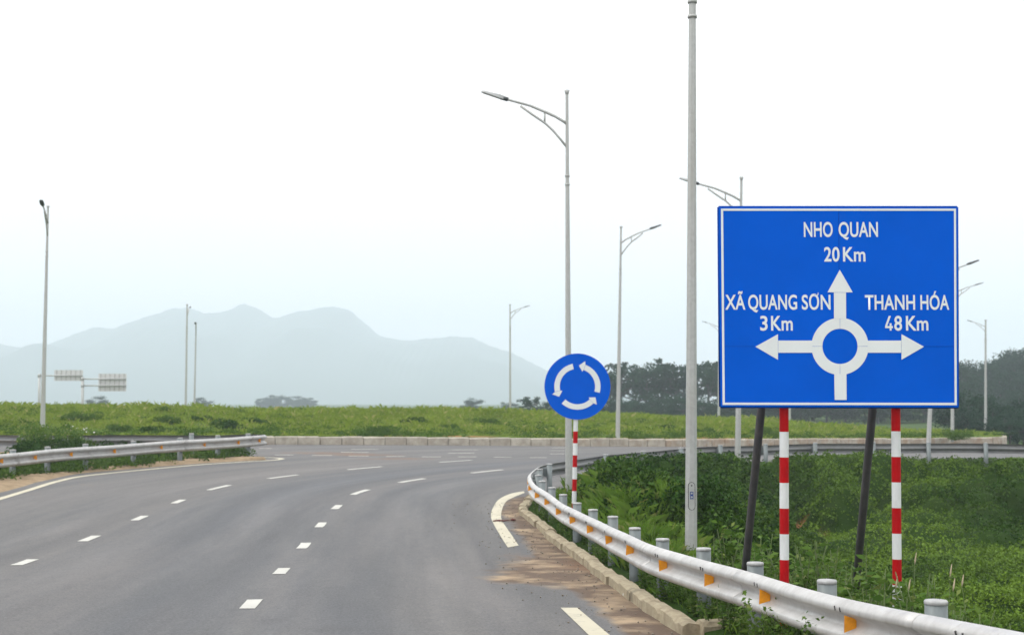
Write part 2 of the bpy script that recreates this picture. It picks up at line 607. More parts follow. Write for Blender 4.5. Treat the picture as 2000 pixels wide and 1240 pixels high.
M['seam'] = simple('panel_seam', (0.42, 0.44, 0.44), 0.6)
M['bark'] = simple('bark', (0.05, 0.045, 0.04), 0.9, 0, 0.3, 4)
M['stem'] = simple('weed_stem', (0.09, 0.13, 0.035), 0.7, 0, 0.2, 9)
M['seed'] = simple('pale_seed_head', (0.52, 0.42, 0.30), 0.9, 0, 0.2, 30)
M['flower'] = simple('white_flower', (0.62, 0.60, 0.56), 0.8, 0, 0.1, 30)
M['dead'] = simple('dry_red_leaf', (0.12, 0.03, 0.025), 0.9, 0, 0.2, 30)
M['litter'] = simple('white_litter', (0.65, 0.65, 0.62), 0.7, 0, 0.1, 30)
M['stone'] = simple('pebble', (0.24, 0.21, 0.17), 0.9, 0, 0.3, 30)


def make_soil(name, a, b_, green, gfac, red=None):
    m, nt, b = mat_new(name)
    c = mixc(nt, mrange(nt, noise(nt, 2.5, 6, 0.7), 0.35, 0.65), a, b_)
    c = mixc(nt, mrange(nt, noise(nt, 0.8, 5, 0.7), 0.62 - gfac, 0.78 - gfac), c, green)
    if red is not None:
        at2 = nt.nodes.new('ShaderNodeAttribute'); at2.attribute_name = 'bare'
        rm = mrange(nt, math2(nt, 'ADD', at2.outputs['Fac'], math2(nt, 'MULTIPLY', noise(nt, 4, 5, 0.7), 0.4)), 0.5, 0.8)
        c = mixc(nt, rm, c, red)
    nt.links.new(c, b.inputs['Base Color'])
    b.inputs['Roughness'].default_value = 0.95
    b.inputs['Specular IOR Level'].default_value = 0.03
    bump(nt, b, noise(nt, 12, 6, 0.75), 0.7, 0.05)
    return m


M['bank'] = make_soil('bank_soil', (0.030, 0.050, 0.012), (0.024, 0.045, 0.010), (0.020, 0.042, 0.007), 0.25, (0.20, 0.085, 0.04))
M['mound'] = make_soil('mound_soil', (0.10, 0.085, 0.04), (0.07, 0.09, 0.028), (0.075, 0.12, 0.025), 0.3, (0.25, 0.13, 0.06))
M['sand'] = make_soil('island_sand', (0.33, 0.25, 0.165), (0.22, 0.165, 0.105), (0.10, 0.10, 0.05), 0.0)
M['plain'] = make_soil('plain_fields', (0.06, 0.075, 0.03), (0.045, 0.07, 0.022), (0.04, 0.08, 0.02), 0.2)
M['mountain'] = make_soil('mountain_forest', (0.03, 0.045, 0.025), (0.04, 0.06, 0.03), (0.025, 0.045, 0.02), 0.2)
M['leaf_bank'] = foliage('bank_leaves', (0.005, 0.016, 0.003), (0.036, 0.092, 0.012), (0.125, 0.205, 0.026), 0.9, 0.12, tone=True)
M['leaf_mound'] = foliage('mound_grass', (0.100, 0.170, 0.014), (0.270, 0.345, 0.050), (0.34, 0.32, 0.12), 0.3, 0.3)
M['leaf_verge'] = foliage('verge_grass', (0.075, 0.15, 0.018), (0.15, 0.24, 0.035), (0.24, 0.24, 0.08), 1.2, 0.3)
M['leaf_bush'] = foliage('bush_leaves', (0.008, 0.028, 0.005), (0.045, 0.105, 0.016), None, 1.5, 0.2)
M['leaf_weed'] = foliage('weed_leaves', (0.040, 0.10, 0.014), (0.13, 0.21, 0.040), (0.22, 0.24, 0.08), 2.0, 0.3)
M['leaf_mweed'] = foliage('mound_weed_leaves', (0.030, 0.075, 0.010), (0.095, 0.165, 0.022), None, 0.6, 0.25)
M['leaf_tree'] = foliage('tree_leaves', (0.007, 0.024, 0.014), (0.024, 0.066, 0.030), None, 0.2, 0.25)

# ------------------------------------------------------------------ ground sheet, mountain
gy = np.concatenate([np.linspace(-60, 130, 40), np.geomspace(140, 5200, 40)])
gx = np.concatenate([-np.geomspace(60, 4200, 26)[::-1], np.linspace(-50, 50, 21), np.geomspace(60, 4200, 26)])
XX, YY = np.meshgrid(gx, gy)
hillz = 4.2 * np.exp(-(((XX - 100) / 42) ** 2 + ((YY - 262) / 55) ** 2))
ZZ = -5.5 + 4.0 * sstep(100, 135, YY) + 0.4 * vnoise(XX, YY, 60, 3) * sstep(110, 200, YY) + hillz


def grid_faces(ny, nx):
    i = np.arange(ny - 1)[:, None] * nx + np.arange(nx - 1)[None, :]
    i = i.ravel()
    return np.stack([i, i + 1, i + nx + 1, i + nx], 1)


me = np_mesh('ground', np.stack([XX, YY, ZZ], -1).reshape(-1, 3), grid_faces(*XX.shape), True)
add_attr(me, 'bare', np.zeros(XX.size))
tag(put('ground', me, M['plain']), 'flat green plain reaching to the foot of the mountain', kind='structure')


def plainz(X, Y):
    return float(-1.5 + 0.4 * vnoise(X, Y, 60, 3) + 4.2 * math.exp(-(((X - 100) / 42) ** 2 + ((Y - 262) / 55) ** 2)))


ridge = [(-700, 760), (-400, 735), (-150, 692), (0, 672), (40, 680), (78, 677), (100, 668), (140, 655), (185, 640), (225, 643), (250, 632), (285, 618),
         (330, 604), (365, 600), (400, 612), (440, 612), (475, 595), (505, 602), (535, 622), (570, 612), (610, 603), (650, 597), (675, 602),
         (705, 625), (740, 655), (790, 665), (840, 663), (880, 658), (920, 658), (960, 675), (1000, 690), (1040, 710), (1065, 722), (1100, 742),
         (1200, 768), (1400, 785), (1700, 790)]
MD = 3500.0
rp = np.array([at(x, y, MD) for x, y in ridge])
mu = np.linspace(rp[0, 0], rp[-1, 0], 800)
mz = np.interp(mu, rp[:, 0], rp[:, 2])
kk = np.exp(-np.linspace(-1.5, 1.5, 5) ** 2); kk /= kk.sum()
mz = np.convolve(np.pad(mz, 2, mode='edge'), kk, mode='valid')
mz = mz + 2.2 * vnoise(mu, mu * 0, 26, 5) + 1.6 * vnoise(mu, mu * 0, 5, 6)
mv = np.linspace(-1, 1, 41)
VX = np.repeat(mu[None, :], 41, 0)
VY = MD + mv[:, None] * 900 + 60 * vnoise(VX, mv[:, None] * 900, 160, 8)
prof = np.clip(1 - np.abs(mv), 0, 1)[:, None] ** 0.85
gul = 1 + 0.22 * vnoise(VX, mv[:, None] * 300, 90, 9) * (prof * (1 - prof) * 4)
VZ = -3 + (mz[None, :] + 3) * prof * np.where(prof < 0.999, gul, 1)
me = np_mesh('mountain', np.stack([VX, VY, VZ], -1).reshape(-1, 3), grid_faces(41, 800), True)
add_attr(me, 'bare', np.zeros(VX.size))
tag(put('mountain', me, M['mountain']), 'pale blue hazy mountain ridge across the left horizon', kind='structure')

# ------------------------------------------------------------------ road sheet
line1 = [(430, 1250), (490, 1180), (550, 1115), (594, 1065.5), (627, 1024.5), (658, 990), (702, 961), (805, 938), (949.5, 920.5), (1120, 905)]
line2 = [(-140, 1155), (48, 1098), (176, 1051), (272, 1012), (349, 979), (427, 952), (554, 930.5), (712, 914), (890, 900.5), (1060, 891)]
W1 = np.array([on(*p) for p in line1]); W2 = np.array([on(*p) for p in line2])
C1, _ = spline(np.vstack([[W1[0] + (W1[0] - W1[1]) * k for k in (5, 3, 1.5)], W1, [W1[-1] + (W1[-1] - W1[-2]) * k for k in (1.0, 3.0)]])[:, :2], 0.4)
L1 = plen(C1)

ry = np.concatenate([np.arange(-12, 6, 0.6), np.arange(6, 36, 0.16), np.arange(36, 75, 0.3), np.arange(75, 131, 2.0)])
NXR = 240
tt = np.linspace(0, 1, NXR)
rowx = np.stack([np.concatenate([[-70]]) if False else (XR(y) + 0.12) - (XR(y) + 0.12 + 70) * (1 - tt) ** 2.2 for y in ry])
rX, rY = rowx, np.repeat(ry[:, None], NXR, 1)
rZ = G(rX, rY)
# beyond the island the carriageway falls away under the mound
rZ = rZ - 3.5 * sstep(72, 95, rY)
Pt = np.stack([rX.ravel(), rY.ravel()], 1)
lat = np.zeros(len(Pt)); alo = np.zeros(len(Pt)); tng = np.gradient(C1, axis=0)
tng /= np.linalg.norm(tng, axis=1)[:, None]
for a in range(0, len(Pt), 4000):
    q = Pt[a:a + 4000]
    d2 = ((q[:, None, :] - C1[None]) ** 2).sum(-1)
    j = d2.argmin(1)
    dv = q - C1[j]
    lat[a:a + 4000] = tng[j, 1] * dv[:, 0] - tng[j, 0] * dv[:, 1]
    alo[a:a + 4000] = L1[j] + (dv * tng[j]).sum(1)
kd = XR(Pt[:, 1]) - Pt[:, 0]
gs = lambda x, c, w: np.exp(-((x - c) / w) ** 2)
tyre = np.clip(0.9 * gs(lat, -0.75, 0.28) + 0.9 * gs(lat, -2.3, 0.22) + 0.6 * gs(lat, -1.9, 0.12) + 0.45 * gs(lat, 0.9, 0.35) + 0.35 * gs(lat, 2.9, 0.3) + 0.4 * gs(lat, -4.1, 0.3) + 0.6 * gs(kd, 1.35, 0.12) * (Pt[:, 1] > 19) * (Pt[:, 1] < 36), 0, 1)
polish = np.clip(gs(lat, -1.6, 1.5) + 0.8 * gs(lat, 1.0, 1.0), 0, 1)
near_k = (Pt[:, 1] < 34) * 1.0
dirt = near_k * (0.95 * np.clip(1 - kd / 0.62, 0, 1) ** 0.7 + 0.22 * np.clip(1 - kd / 2.0, 0, 1))


def patch(px, py, rx, ry_, amp):
    c = on(px, py)
    return amp * np.exp(-(((Pt[:, 0] - c[0]) / rx) ** 2 + ((Pt[:, 1] - c[1]) / ry_) ** 2))


dirt = dirt + patch(1090, 1105, 0.85, 1.7, 0.95) + patch(1030, 1130, 0.6, 0.8, 0.7) + patch(1180, 1150, 0.5, 1.0, 0.4) + patch(1075, 1045, 0.35, 2.2, 0.55) + patch(1260, 1215, 0.4, 1.2, 0.4)
dirt = dirt + 0.25 * gs(lat, -7.5, 1.2) * (Pt[:, 1] < 48)
soil = patch(1150, 1105, 0.6, 1.2, 0.85) + patch(780, 896, 1.3, 0.7, 0.95) + patch(700, 888, 2.0, 0.7, 0.8) + patch(620, 884, 2.2, 0.6, 0.75) + patch(1010, 1085, 0.35, 0.6, 0.5)
tyre = np.clip(tyre + patch(520, 1212, 0.22, 0.25, 0.8) + patch(650, 1228, 0.3, 0.2, 0.8) + patch(560, 1160, 0.5, 0.5, 0.5) + patch(720, 1180, 0.35, 0.6, 0.4) + patch(620, 1045, 0.5, 1.2, 0.5) + patch(960, 1130, 0.3, 1.6, 0.5), 0, 1)
me = np_mesh('road', np.stack([rX, rY, rZ], -1).reshape(-1, 3), grid_faces(len(ry), NXR), True)
for nm, v in (('lat', lat), ('along', alo), ('dirt', dirt), ('soil', soil), ('tyre', tyre), ('polish', polish)):
    add_attr(me, nm, v)
road = tag(put('road', me, M['asphalt']), 'grey asphalt slip road bending right into the roundabout', kind='structure')


def ribbon_mesh(C, w, lift=0.006):
    """painted strip of width w (or array) along world polyline C (XY)"""
    C = np.array(C, float)[:, :2]
    T = np.gradient(C, axis=0); T /= np.linalg.norm(T, axis=1)[:, None] + 1e-9
    Nn = np.stack([-T[:, 1], T[:, 0]], 1)
    w = np.broadcast_to(w, (len(C),))[:, None]
    A, B = C + Nn * w / 2, C - Nn * w / 2
    V = np.empty((2 * len(C), 3))
    V[0::2, :2] = A; V[1::2, :2] = B
    V[:, 2] = G(V[:, 0], V[:, 1]) + lift
    Fc = [(2 * i, 2 * i + 1, 2 * i + 3, 2 * i + 2) for i in range(len(C) - 1)]
    return V, Fc


def paint(name, V, Fc, m):
    put(name, np_mesh(name, V, np.array(Fc)[:, ::-1]), m, road)


for Wl in (W1, W2):
    S, _ = spline(Wl[:, :2], 0.1)
    L = plen(S)
    for p in Wl[1:-1]:
        s0 = L[((S - p[:2]) ** 2).sum(1).argmin()]
        dist = p[1]
        half = 0.42 if dist < 22 else (0.5 if dist < 34 else 0.8)
        seg = np.array([pat(S, L, s0 + q) for q in np.linspace(-half, half, 5)])
        V, Fc = ribbon_mesh(seg, 0.165)
        V[:2, :2] += rng.normal(0, 0.006, (2, 2)); V[-2:, :2] += rng.normal(0, 0.006, (2, 2))
        paint('lane_dash', V, Fc, M['paint'])
far = [(686, 739, 877.3), (883, 934, 878.5), (506, 531, 875.5), (1077, 1106, 874.6), (1074, 1104, 880), (666, 720, 883.2), (875, 926, 884.8), (1074, 1104, 886.5),
       (537, 573, 888.6), (609, 649, 889.1), (681, 720, 890.4), (754, 791, 891.3), (824, 861, 892), (895, 931, 892.1), (964, 999, 892.8), (1035, 1068, 893.6)]
for x0, x1, y in far:
    A, B = on(x0, y), on(x1, y)
    seg = np.array([A + (B - A) * t for t in np.linspace(0, 1, 4)])
    V, Fc = ribbon_mesh(seg, 0.30 if y < 887 else 0.26)
    paint('lane_dash', V, Fc, M['paint_far'])
# left edge line runs round the nose of the island
lp = [(-220, 1040), (-100, 1003), (0, 974), (56, 957), (112, 940), (168, 929), (280, 917.5), (392, 907.5), (476, 902), (525, 899.3), (550, 896.3), (536, 893.8), (500, 892.8)]
ll, _ = spline(np.array([on(*p) for p in lp])[:, :2], 0.2)
V, Fc = ribbon_mesh(ll, 0.2)
paint('edge_line', V, Fc, M['paint_edge'])
oe = [(380, 370), (300, 385), (230, 420), (195, 470), (182, 520), (200, 570), (240, 640), (285, 710)]
ie = [(388, 379), (330, 402), (275, 432), (250, 480), (245, 535), (275, 588), (310, 638), (350, 698)]
A = spline(np.array([on(900 + x / 3.1, 840 + y / 3.1) for x, y in oe])[:, :2], 0.1)[0]
B = spline(np.array([on(900 + x / 3.1, 840 + y / 3.1) for x, y in ie])[:, :2], 0.1)[0]
n = 40
la, lb = plen(A), plen(B)
V = []
for t in np.linspace(0, 1, n):
    for C, L in ((A, la), (B, lb)):
        p = pat(C, L, t * L[-1]); V.append((p[0], p[1], float(G(p[0], p[1])) + 0.006))
paint('edge_line', V, [(2 * i, 2 * i + 1, 2 * i + 3, 2 * i + 2) for i in range(n - 1)], M['paint_edge'])
V = []
for t in np.linspace(0, 1, 12):
    for (xa, ya), (xb, yb) in (((1095, 1187), (1168, 1258)), ((1127, 1187), (1212, 1258))):
        p = on(xa + (xb - xa) * t, ya + (yb - ya) * t); V.append((p[0], p[1], p[2] + 0.006))
paint('edge_line', V, [(2 * i, 2 * i + 1, 2 * i + 3, 2 * i + 2) for i in range(11)], M['paint_edge'])

# ------------------------------------------------------------------ grassy bank right of the road
BX = np.arange(-1.0, 46, 0.12); BY = np.arange(3.0, 49.4, 0.12)
bX, bY = np.meshgrid(BX, BY)
sd = np.full(bX.shape, 1e9)
for e in _edge:
    sd = np.minimum(sd, (bX - e[0]) ** 2 + (bY - e[1]) ** 2)
sd = np.sqrt(sd) * np.where(bX >= XR(bY), 1, -1)
prof_d = np.interp(sd, [-5, 0, 1.0, 1.6, 2.6, 3.6, 8, 14, 40], [0, 0, 0, 0.25, 0.85, 1.15, 1.28, 1.32, 1.35])
bZ = G(bX, np.minimum(bY, 49)) + 0.06 * sstep(0, 0.3, sd) - prof_d * (0.85 + 0.25 * sstep(12, 30, bY)) + 0.10 * vnoise(bX, bY, 1.6, 11) * sstep(0.6, 2.5, sd) + 0.34 * vnoise(bX, bY, 4.2, 12) * sstep(2, 6, sd)
_pxb = CX + F * bX / bY
bZ -= 0.45 * sstep(1.6, 3.2, sd) * sstep(1120, 1200, _pxb) * (1 - sstep(1430, 1620, _pxb)) * sstep(19, 24, bY)
# shrubby hummocks
H = np.zeros_like(bX); BUSH = np.zeros_like(bX)
for i in range(1900):
    y = rng.uniform(7, 47.5); x = XR(y) + rng.uniform(0.9, 26) ** 1.0
    ix, iy = int((x + 1) / 0.12), int((y - 3) / 0.12)
    if not (0 <= ix < len(BX) and 0 <= iy < len(BY)):
        continue
    s = sd[iy, ix]
    if s < 0.9:
        continue
    px = CX + F * x / y
    dense = sstep(1120, 1200, px) * (1 - sstep(1430, 1620, px)) * sstep(19, 24, y)
    bank = sstep(34, 40, y) * 0.8 * (0.35 + 0.65 * (vnoise(x, y, 3, 14) > -0.2))
    k = max(float(dense), float(bank))
    if rng.uniform() > 0.35 + 0.6 * k:
        continue
    r = rng.uniform(0.28, 0.7) + 0.45 * k * rng.uniform(0.2, 1)
    h = (rng.uniform(0.10, 0.42) + 1.25 * k * rng.uniform(0.25, 1)) * min(1.0, (s - 0.55) / 1.7)
    if s > 5 and k < 0.4:
        h *= 0.75
    n_ = int(r / 0.12) + 1
    ys, xs = slice(max(0, iy - n_), iy + n_ + 1), slice(max(0, ix - n_), ix + n_ + 1)
    d2 = ((bX[ys, xs] - x) ** 2 + (bY[ys, xs] - y) ** 2) / (r * r)
    hh = h * np.sqrt(np.clip(1 - d2, 0, 1))
    H[ys, xs] = np.maximum(H[ys, xs], hh)
    BUSH[ys, xs] = np.maximum(BUSH[ys, xs], k * (1 - 0.65 * float(sstep(1540, 1680, px))) * (hh > 0.02))
bare = np.zeros_like(bX)
for (px, py, Yb, rx_, ry_) in [(1540, 945, 40.5, 0.9, 0.6), (1560, 965, 38.5, 0.8, 0.7), (1575, 985, 36.5, 0.5, 0.5)]:
    c = at(px, py, Yb)
    bare = np.maximum(bare, np.exp(-(((bX - c[0]) / rx_) ** 2 + ((bY - c[1]) / ry_) ** 2)))
H *= 1 - np.clip(bare * 1.6, 0, 1)
# the shrubs stay low enough to leave the far rail in view
_top = lambda X_, Y_: CZ - Y_ * (np.interp(CX + F * X_ / Y_, [1060, 1130, 1200, 1240, 1400, 1600, 1700, 1760, 1850, 2000, 2300], [930, 915, 897, 890, 889, 888, 884, 876, 880, 893, 900]) - HOR) / F
bT = np.where(sd > 0.3, np.maximum(np.minimum(bZ + H, _top(bX, bY) - 0.10), np.minimum(bZ, _top(bX, bY) + 0.05)), bZ + H)


def samp(A, X, Y):
    fx = np.clip((np.asarray(X) - BX[0]) / 0.12, 0, len(BX) - 1.001); fy = np.clip((np.asarray(Y) - BY[0]) / 0.12, 0, len(BY) - 1.001)
    ix, iy = fx.astype(int), fy.astype(int); ax, ay = fx - ix, fy - iy
    return (A[iy, ix] * (1 - ax) + A[iy, ix + 1] * ax) * (1 - ay) + (A[iy + 1, ix] * (1 - ax) + A[iy + 1, ix + 1] * ax) * ay


by = np.concatenate([np.arange(3, 32, 0.16), np.arange(32, 49.2, 0.12)])
tb = np.linspace(0, 1, 200) ** 1.6
pX = np.stack([XR(y) + 0.12 + (45.5 - XR(y) - 0.12) * tb if XR(y) < 45 else np.full(200, 45.5) for y in by])
pY = np.repeat(by[:, None], 200, 1)
pZ = samp(bT, pX, pY)
pZ[:, 0] = G(pX[:, 0], pY[:, 0]) - 0.05
me = np_mesh('grass_bank', np.stack([pX, pY, pZ], -1).reshape(-1, 3), grid_faces(len(by), 200), True)
add_attr(me, 'bare', samp(bare, pX, pY).ravel())
tag(put('grass_bank', me, M['bank']), 'overgrown earth bank and hollow beyond the right guardrail', kind='structure')


def leaf_verts(P, Nrm, L, Wd, spread, r):
    n = len(P)
    a = r.normal(0, 1, (n, 3)); a /= np.linalg.norm(a, axis=1)[:, None]
    a = Nrm * (1 - spread) + a * spread
    a /= np.linalg.norm(a, axis=1)[:, None] + 1e-9
    b = np.cross(a, r.normal(0, 1, (n, 3))); b /= np.linalg.norm(b, axis=1)[:, None] + 1e-9
    L = L[:, None]; Wd = Wd[:, None]
    V = np.empty((n, 4, 3))
    V[:, 0] = P
    V[:, 1] = P + a * L * 0.45 + b * Wd
    V[:, 2] = P + a * L; V[:, 2, 2] -= (L * 0.18)[:, 0]
    V[:, 3] = P + a * L * 0.45 - b * Wd
    return V.reshape(-1, 3), np.arange(4 * n).reshape(-1, 4)


def blade_verts(P, h, w, lean, r):
    n = len(P)
    th = r.uniform(0, 2 * np.pi, n); ph = r.uniform(0, 2 * np.pi, n)
    d = np.stack([np.cos(th), np.sin(th), np.zeros(n)], 1); l = np.stack([np.cos(ph), np.sin(ph), np.zeros(n)], 1)
    h = h[:, None]; w = w[:, None]; ln = (lean * r.uniform(0.2, 1, n))[:, None]
    V = np.empty((n, 4, 3)); up = np.array([0, 0, 1.0])
    V[:, 0] = P - d * w
    V[:, 1] = P + d * w
    V[:, 2] = P + up * h * 0.62 + l * h * ln * 0.4 + d * w * 0.7
    V[:, 3] = P + up * h * (1 - 0.3 * ln) + l * h * ln
    return V.reshape(-1, 3), np.arange(4 * n).reshape(-1, 4)


# leaf cover of the bank: creepers and shrubs nobody could count
def bank_points(n, ymin, ymax, pw):
    u = rng.uniform(0, 1, n)
    Y = (ymin ** (1 - pw) + u * (ymax ** (1 - pw) - ymin ** (1 - pw))) ** (1 / (1 - pw))
    lo = XR(Y) + 0.35; hi = np.maximum(0.385 * Y + 1.2, lo + 0.5)
    X = lo + (hi - lo) * rng.uniform(0, 1, n)
    ok = (X < 45) & (samp(sd, X, Y) > 0.35)
    return X[ok], Y[ok]


X, Y = bank_points(290000, 7.0, 48.2, 1.1)
keep = rng.uniform(0, 1, len(X)) > samp(bare, X, Y) * 1.2
X, Y = X[keep], Y[keep]
e = 0.12
nx_ = -(samp(bT, X + e, Y) - samp(bT, X - e, Y)) / (2 * e); ny_ = -(samp(bT, X, Y + e) - samp(bT, X, Y - e)) / (2 * e)
Nn = np.stack([nx_, ny_, np.ones_like(nx_)], 1); Nn /= np.linalg.norm(Nn, axis=1)[:, None]
bu = samp(BUSH, X, Y)
P = np.stack([X, Y, samp(bT, X, Y)], 1) + Nn * rng.uniform(-0.02, 0.07, len(X))[:, None]
Lf = (0.030 + 0.0008 * Y) * rng.uniform(0.7, 1.5, len(X))
tn = np.clip((1 - 0.9 * bu) * (0.62 + 0.7 * vnoise(X, Y, 2.6, 21)), 0, 1)
# leafy clumps standing proud of the cover
LX, LY = bank_points(5200, 7.6, 48.0, 0.9)
lbu = samp(BUSH, LX, LY); ls = samp(sd, LX, LY)
kk_ = (ls > 0.75) & (rng.uniform(0, 1, len(LX)) < 0.45 + 0.55 * lbu) & (samp(bare, LX, LY) < 0.3)
LX, LY, lbu, ls = LX[kk_], LY[kk_], lbu[kk_], ls[kk_]
lr = (rng.uniform(0.09, 0.22, len(LX)) + lbu * rng.uniform(0.05, 0.28, len(LX))) * np.clip((ls - 0.45) / 1.2, 0.4, 1)
lz = samp(bT, LX, LY) + lr * rng.uniform(-0.1, 0.55, len(LX))
ltone = np.clip((1 - 0.85 * lbu) * (0.55 + 0.75 * vnoise(LX, LY, 2.6, 21)) + rng.uniform(-0.25, 0.3, len(LX)), 0, 1)
wt = lr ** 1.7 / (LY / 20) ** 1.0; wt /= wt.sum()
j = rng.choice(len(LX), 320000, p=wt)
d = rng.normal(0, 1, (len(j), 3)); d[:, 2] = np.abs(d[:, 2]) * 1.1 - 0.35; d /= np.linalg.norm(d, axis=1)[:, None]
P2 = np.stack([LX[j], LY[j], lz[j]], 1) + d * (lr[j] * rng.uniform(0.72, 1.08, len(j)))[:, None] * np.array([1.15, 1.15, 0.95])
L2 = (0.030 + 0.0008 * LY[j]) * rng.uniform(0.7, 1.5, len(j)) * (1 + 0.3 * lbu[j])
tz = _top(P2[:, 0], P2[:, 1])
ok_ = (P2[:, 2] < tz + 0.06) | (samp(sd, P2[:, 0], P2[:, 1]) < 1.2)
P2, d, L2, j = P2[ok_], d[ok_], L2[ok_], j[ok_]
P = np.vstack([P, P2]); Nn = np.vstack([Nn, d]); Lf = np.concatenate([Lf, L2]); tn = np.concatenate([tn, ltone[j]])
V, Fc = leaf_verts(P, Nn, Lf, Lf * rng.uniform(0.24, 0.38, len(P)), 0.6, rng)
me = np_mesh('ground_cover', V, Fc)
add_attr(me, 'tone', np.repeat(tn, 4))
tag(put('ground_cover', me, M['leaf_bank']), 'dense dark green creepers and shrubs covering the bank behind the guardrail', 'shrubs', kind='stuff')

# long pale grass along the verge and on the near slope
X, Y = bank_points(60000, 8.0, 40, 1.1)
s = samp(sd, X, Y); px = CX + F * X / Y
wgt = (0.25 + 0.75 * sstep(16, 20, Y)) * np.exp(-((s - 1.25) / 0.42) ** 2) * (1 - sstep(31, 34, Y)) + 0.2 * np.exp(-((s - 0.5) / 0.25) ** 2) * (Y < 20)
k = rng.uniform(0, 1, len(X)) < wgt
X, Y = X[k], Y[k]
Xr = np.repeat(X, 5) + rng.normal(0, 0.06, 5 * len(X)); Yr = np.repeat(Y, 5) + rng.normal(0, 0.06, 5 * len(X))
P = np.stack([Xr, Yr, samp(bT, Xr, Yr) - 0.02], 1)
V, Fc = blade_verts(P, rng.uniform(0.12, 0.36, len(P)) * (0.45 + 0.8 * sstep(14, 22, Yr)), 0.0018 + 0.00026 * Yr, 0.9, rng)
tag(put('long_grass', np_mesh('long_grass', V, Fc), M['leaf_verge']), 'long pale green grass along the edge of the bank behind the right guardrail', 'grass', kind='stuff')

# ------------------------------------------------------------------ roundabout kerb and mound
kpx = [(-420, 868.5), (-200, 868.2), (200, 868), (500, 868), (800, 869), (1000, 870.3), (1200, 871.5), (1340, 872), (1500, 870.5), (1700, 868.5), (1900, 866), (1950, 865)]
KP = np.array([on(*p) for p in kpx])
KP = np.vstack([KP, KP[-1] + [1.5, 3.5, 0], KP[-1] + [1.7, 9, 0]])
KC, klen = spline(KP[:, :2], 0.2)
KL = plen(KC)
org = np.array([*pat(KC, KL, klen / 2), float(G(*pat(KC, KL, klen / 2)))])
rk = thing('roundabout_kerb', org, 'long pale concrete kerb of square blocks around the grassy roundabout island', 'kerb')
ST = 0.95
meshes = []
for i in range(5):
    mb = MB()
    w = ST - 0.022 - 0.012 * (i % 3)
    mb.box((0, 0, 0.03), (w, 0.30, 0.62 + 0.012 * (i % 2)), bev=0.025 + 0.006 * i)
    meshes.append(mb.mesh('kerb_stone'))
ns = int(klen / ST)
for i in range(ns):
    a, b = pat(KC, KL, i * ST), pat(KC, KL, (i + 1) * ST)
    c = (a + b) / 2
    o = put('kerb_stone', meshes[i % 5], M['concrete'], rk)
    z = float(G(c[0], c[1]))
    o.location = (c[0] - org[0], c[1] + 0.15 - org[1], z + rng.normal(0, 0.008) - org[2])
    o.rotation_euler = (rng.normal(0, 0.012), rng.normal(0, 0.006), math.atan2(b[1] - a[1], b[0] - a[0]) + rng.normal(0, 0.01))

rdX = np.array([-60, -31, -15, 0, 1.6, 7.6, 12, 22, 29, 34])
rdD = np.array([0.22, 0.25, 0.38, 0.68, 0.74, 0.98, 1.18, 1.60, 2.35, 2.9])
mk = np.linspace(0, klen, 200)
mC = np.stack([np.interp(mk, KL, KC[:, 0]), np.interp(mk, KL, KC[:, 1])], 1)
mt = np.concatenate([np.linspace(0, 1, 6), np.linspace(1.8, 60, 60)])


_o = np.argsort(KC[:, 0])
_kx, _ky = KC[_o, 0], KC[_o, 1]


def moundz(X, Y):
    X = np.asarray(X, float); Y = np.asarray(Y, float)
    kyv = np.interp(X, _kx, _ky)
    t = Y - kyv
    z0 = G(X, kyv) + 0.34
    zr = CZ - np.interp(X, rdX, rdD)
    z = z0 + (zr - z0) * sstep(0, 26, t) + 0.13 * vnoise(X, Y, 3.2, 41) * sstep(0.3, 3, t) + 0.12 * vnoise(X, Y, 7.5, 42) * sstep(1, 8, t)
    return z - 2.6 * sstep(30, 60, t)


mX = np.repeat(np.linspace(-46, 32, 320)[None, :], len(mt), 0)
mY = np.interp(mX, _kx, _ky) + 0.25 + mt[:, None]
mZ = moundz(mX, mY)
me = np_mesh('roundabout_mound', np.stack([mX, mY, mZ], -1).reshape(-1, 3), grid_faces(*mX.shape), True)
mb_bare = np.zeros(mX.shape)
for X0, t0, rx_, rt_ in ((-6, 1.2, 2.0, 0.6), (5, 0.8, 3.5, 0.5), (10, 0.8, 3.0, 0.5), (17, 0.6, 3, 0.5), (-2, 1.0, 1.5, 0.5)):
    mb_bare = np.maximum(mb_bare, np.exp(-(((mX - X0) / rx_) ** 2 + ((mt[:, None] - t0) / rt_) ** 2)))
add_attr(me, 'bare', mb_bare.ravel())
tag(put('roundabout_mound', me, M['mound']), 'low grassy mound of the roundabout island', kind='structure')

n = 95000
X = rng.uniform(-34, 31, n); t = rng.uniform(0.4, 1, n) ** 1.0
t = 0.5 + 32 * rng.uniform(0, 1, n) ** 1.15
ky = np.interp(X, _kx, _ky); Y = ky + 0.25 + t
dens = 0.55 + 0.6 * vnoise(X, Y, 2.4, 51) + 0.3 * sstep(3, 15, t)
k = (rng.uniform(0, 1, n) < dens) & (np.abs(X) < 0.42 * Y)
X, Y, t = X[k], Y[k], t[k]
hgt = (0.09 + 0.10 * sstep(1, 10, t)) * (1 + 0.5 * vnoise(X, Y, 4, 52))
hgt = np.where(rng.uniform(0, 1, len(X)) < 0.03, hgt * 1.9, hgt)
R_ = 6
Xr = np.repeat(X, R_) + rng.normal(0, 0.12, R_ * len(X)); Yr = np.repeat(Y, R_) + rng.normal(0, 0.12, R_ * len(X))
P = np.stack([Xr, Yr, moundz(Xr, Yr) - 0.03], 1)
V, Fc = blade_verts(P, np.repeat(hgt, R_) * rng.uniform(0.5, 1.35, len(P)), np.full(len(P), 0.016), 1.0, rng)
tag(put('mound_grass', np_mesh('mound_grass', V, Fc), M['leaf_mound']), 'bright green rough grass on the roundabout mound', 'grass', kind='stuff')


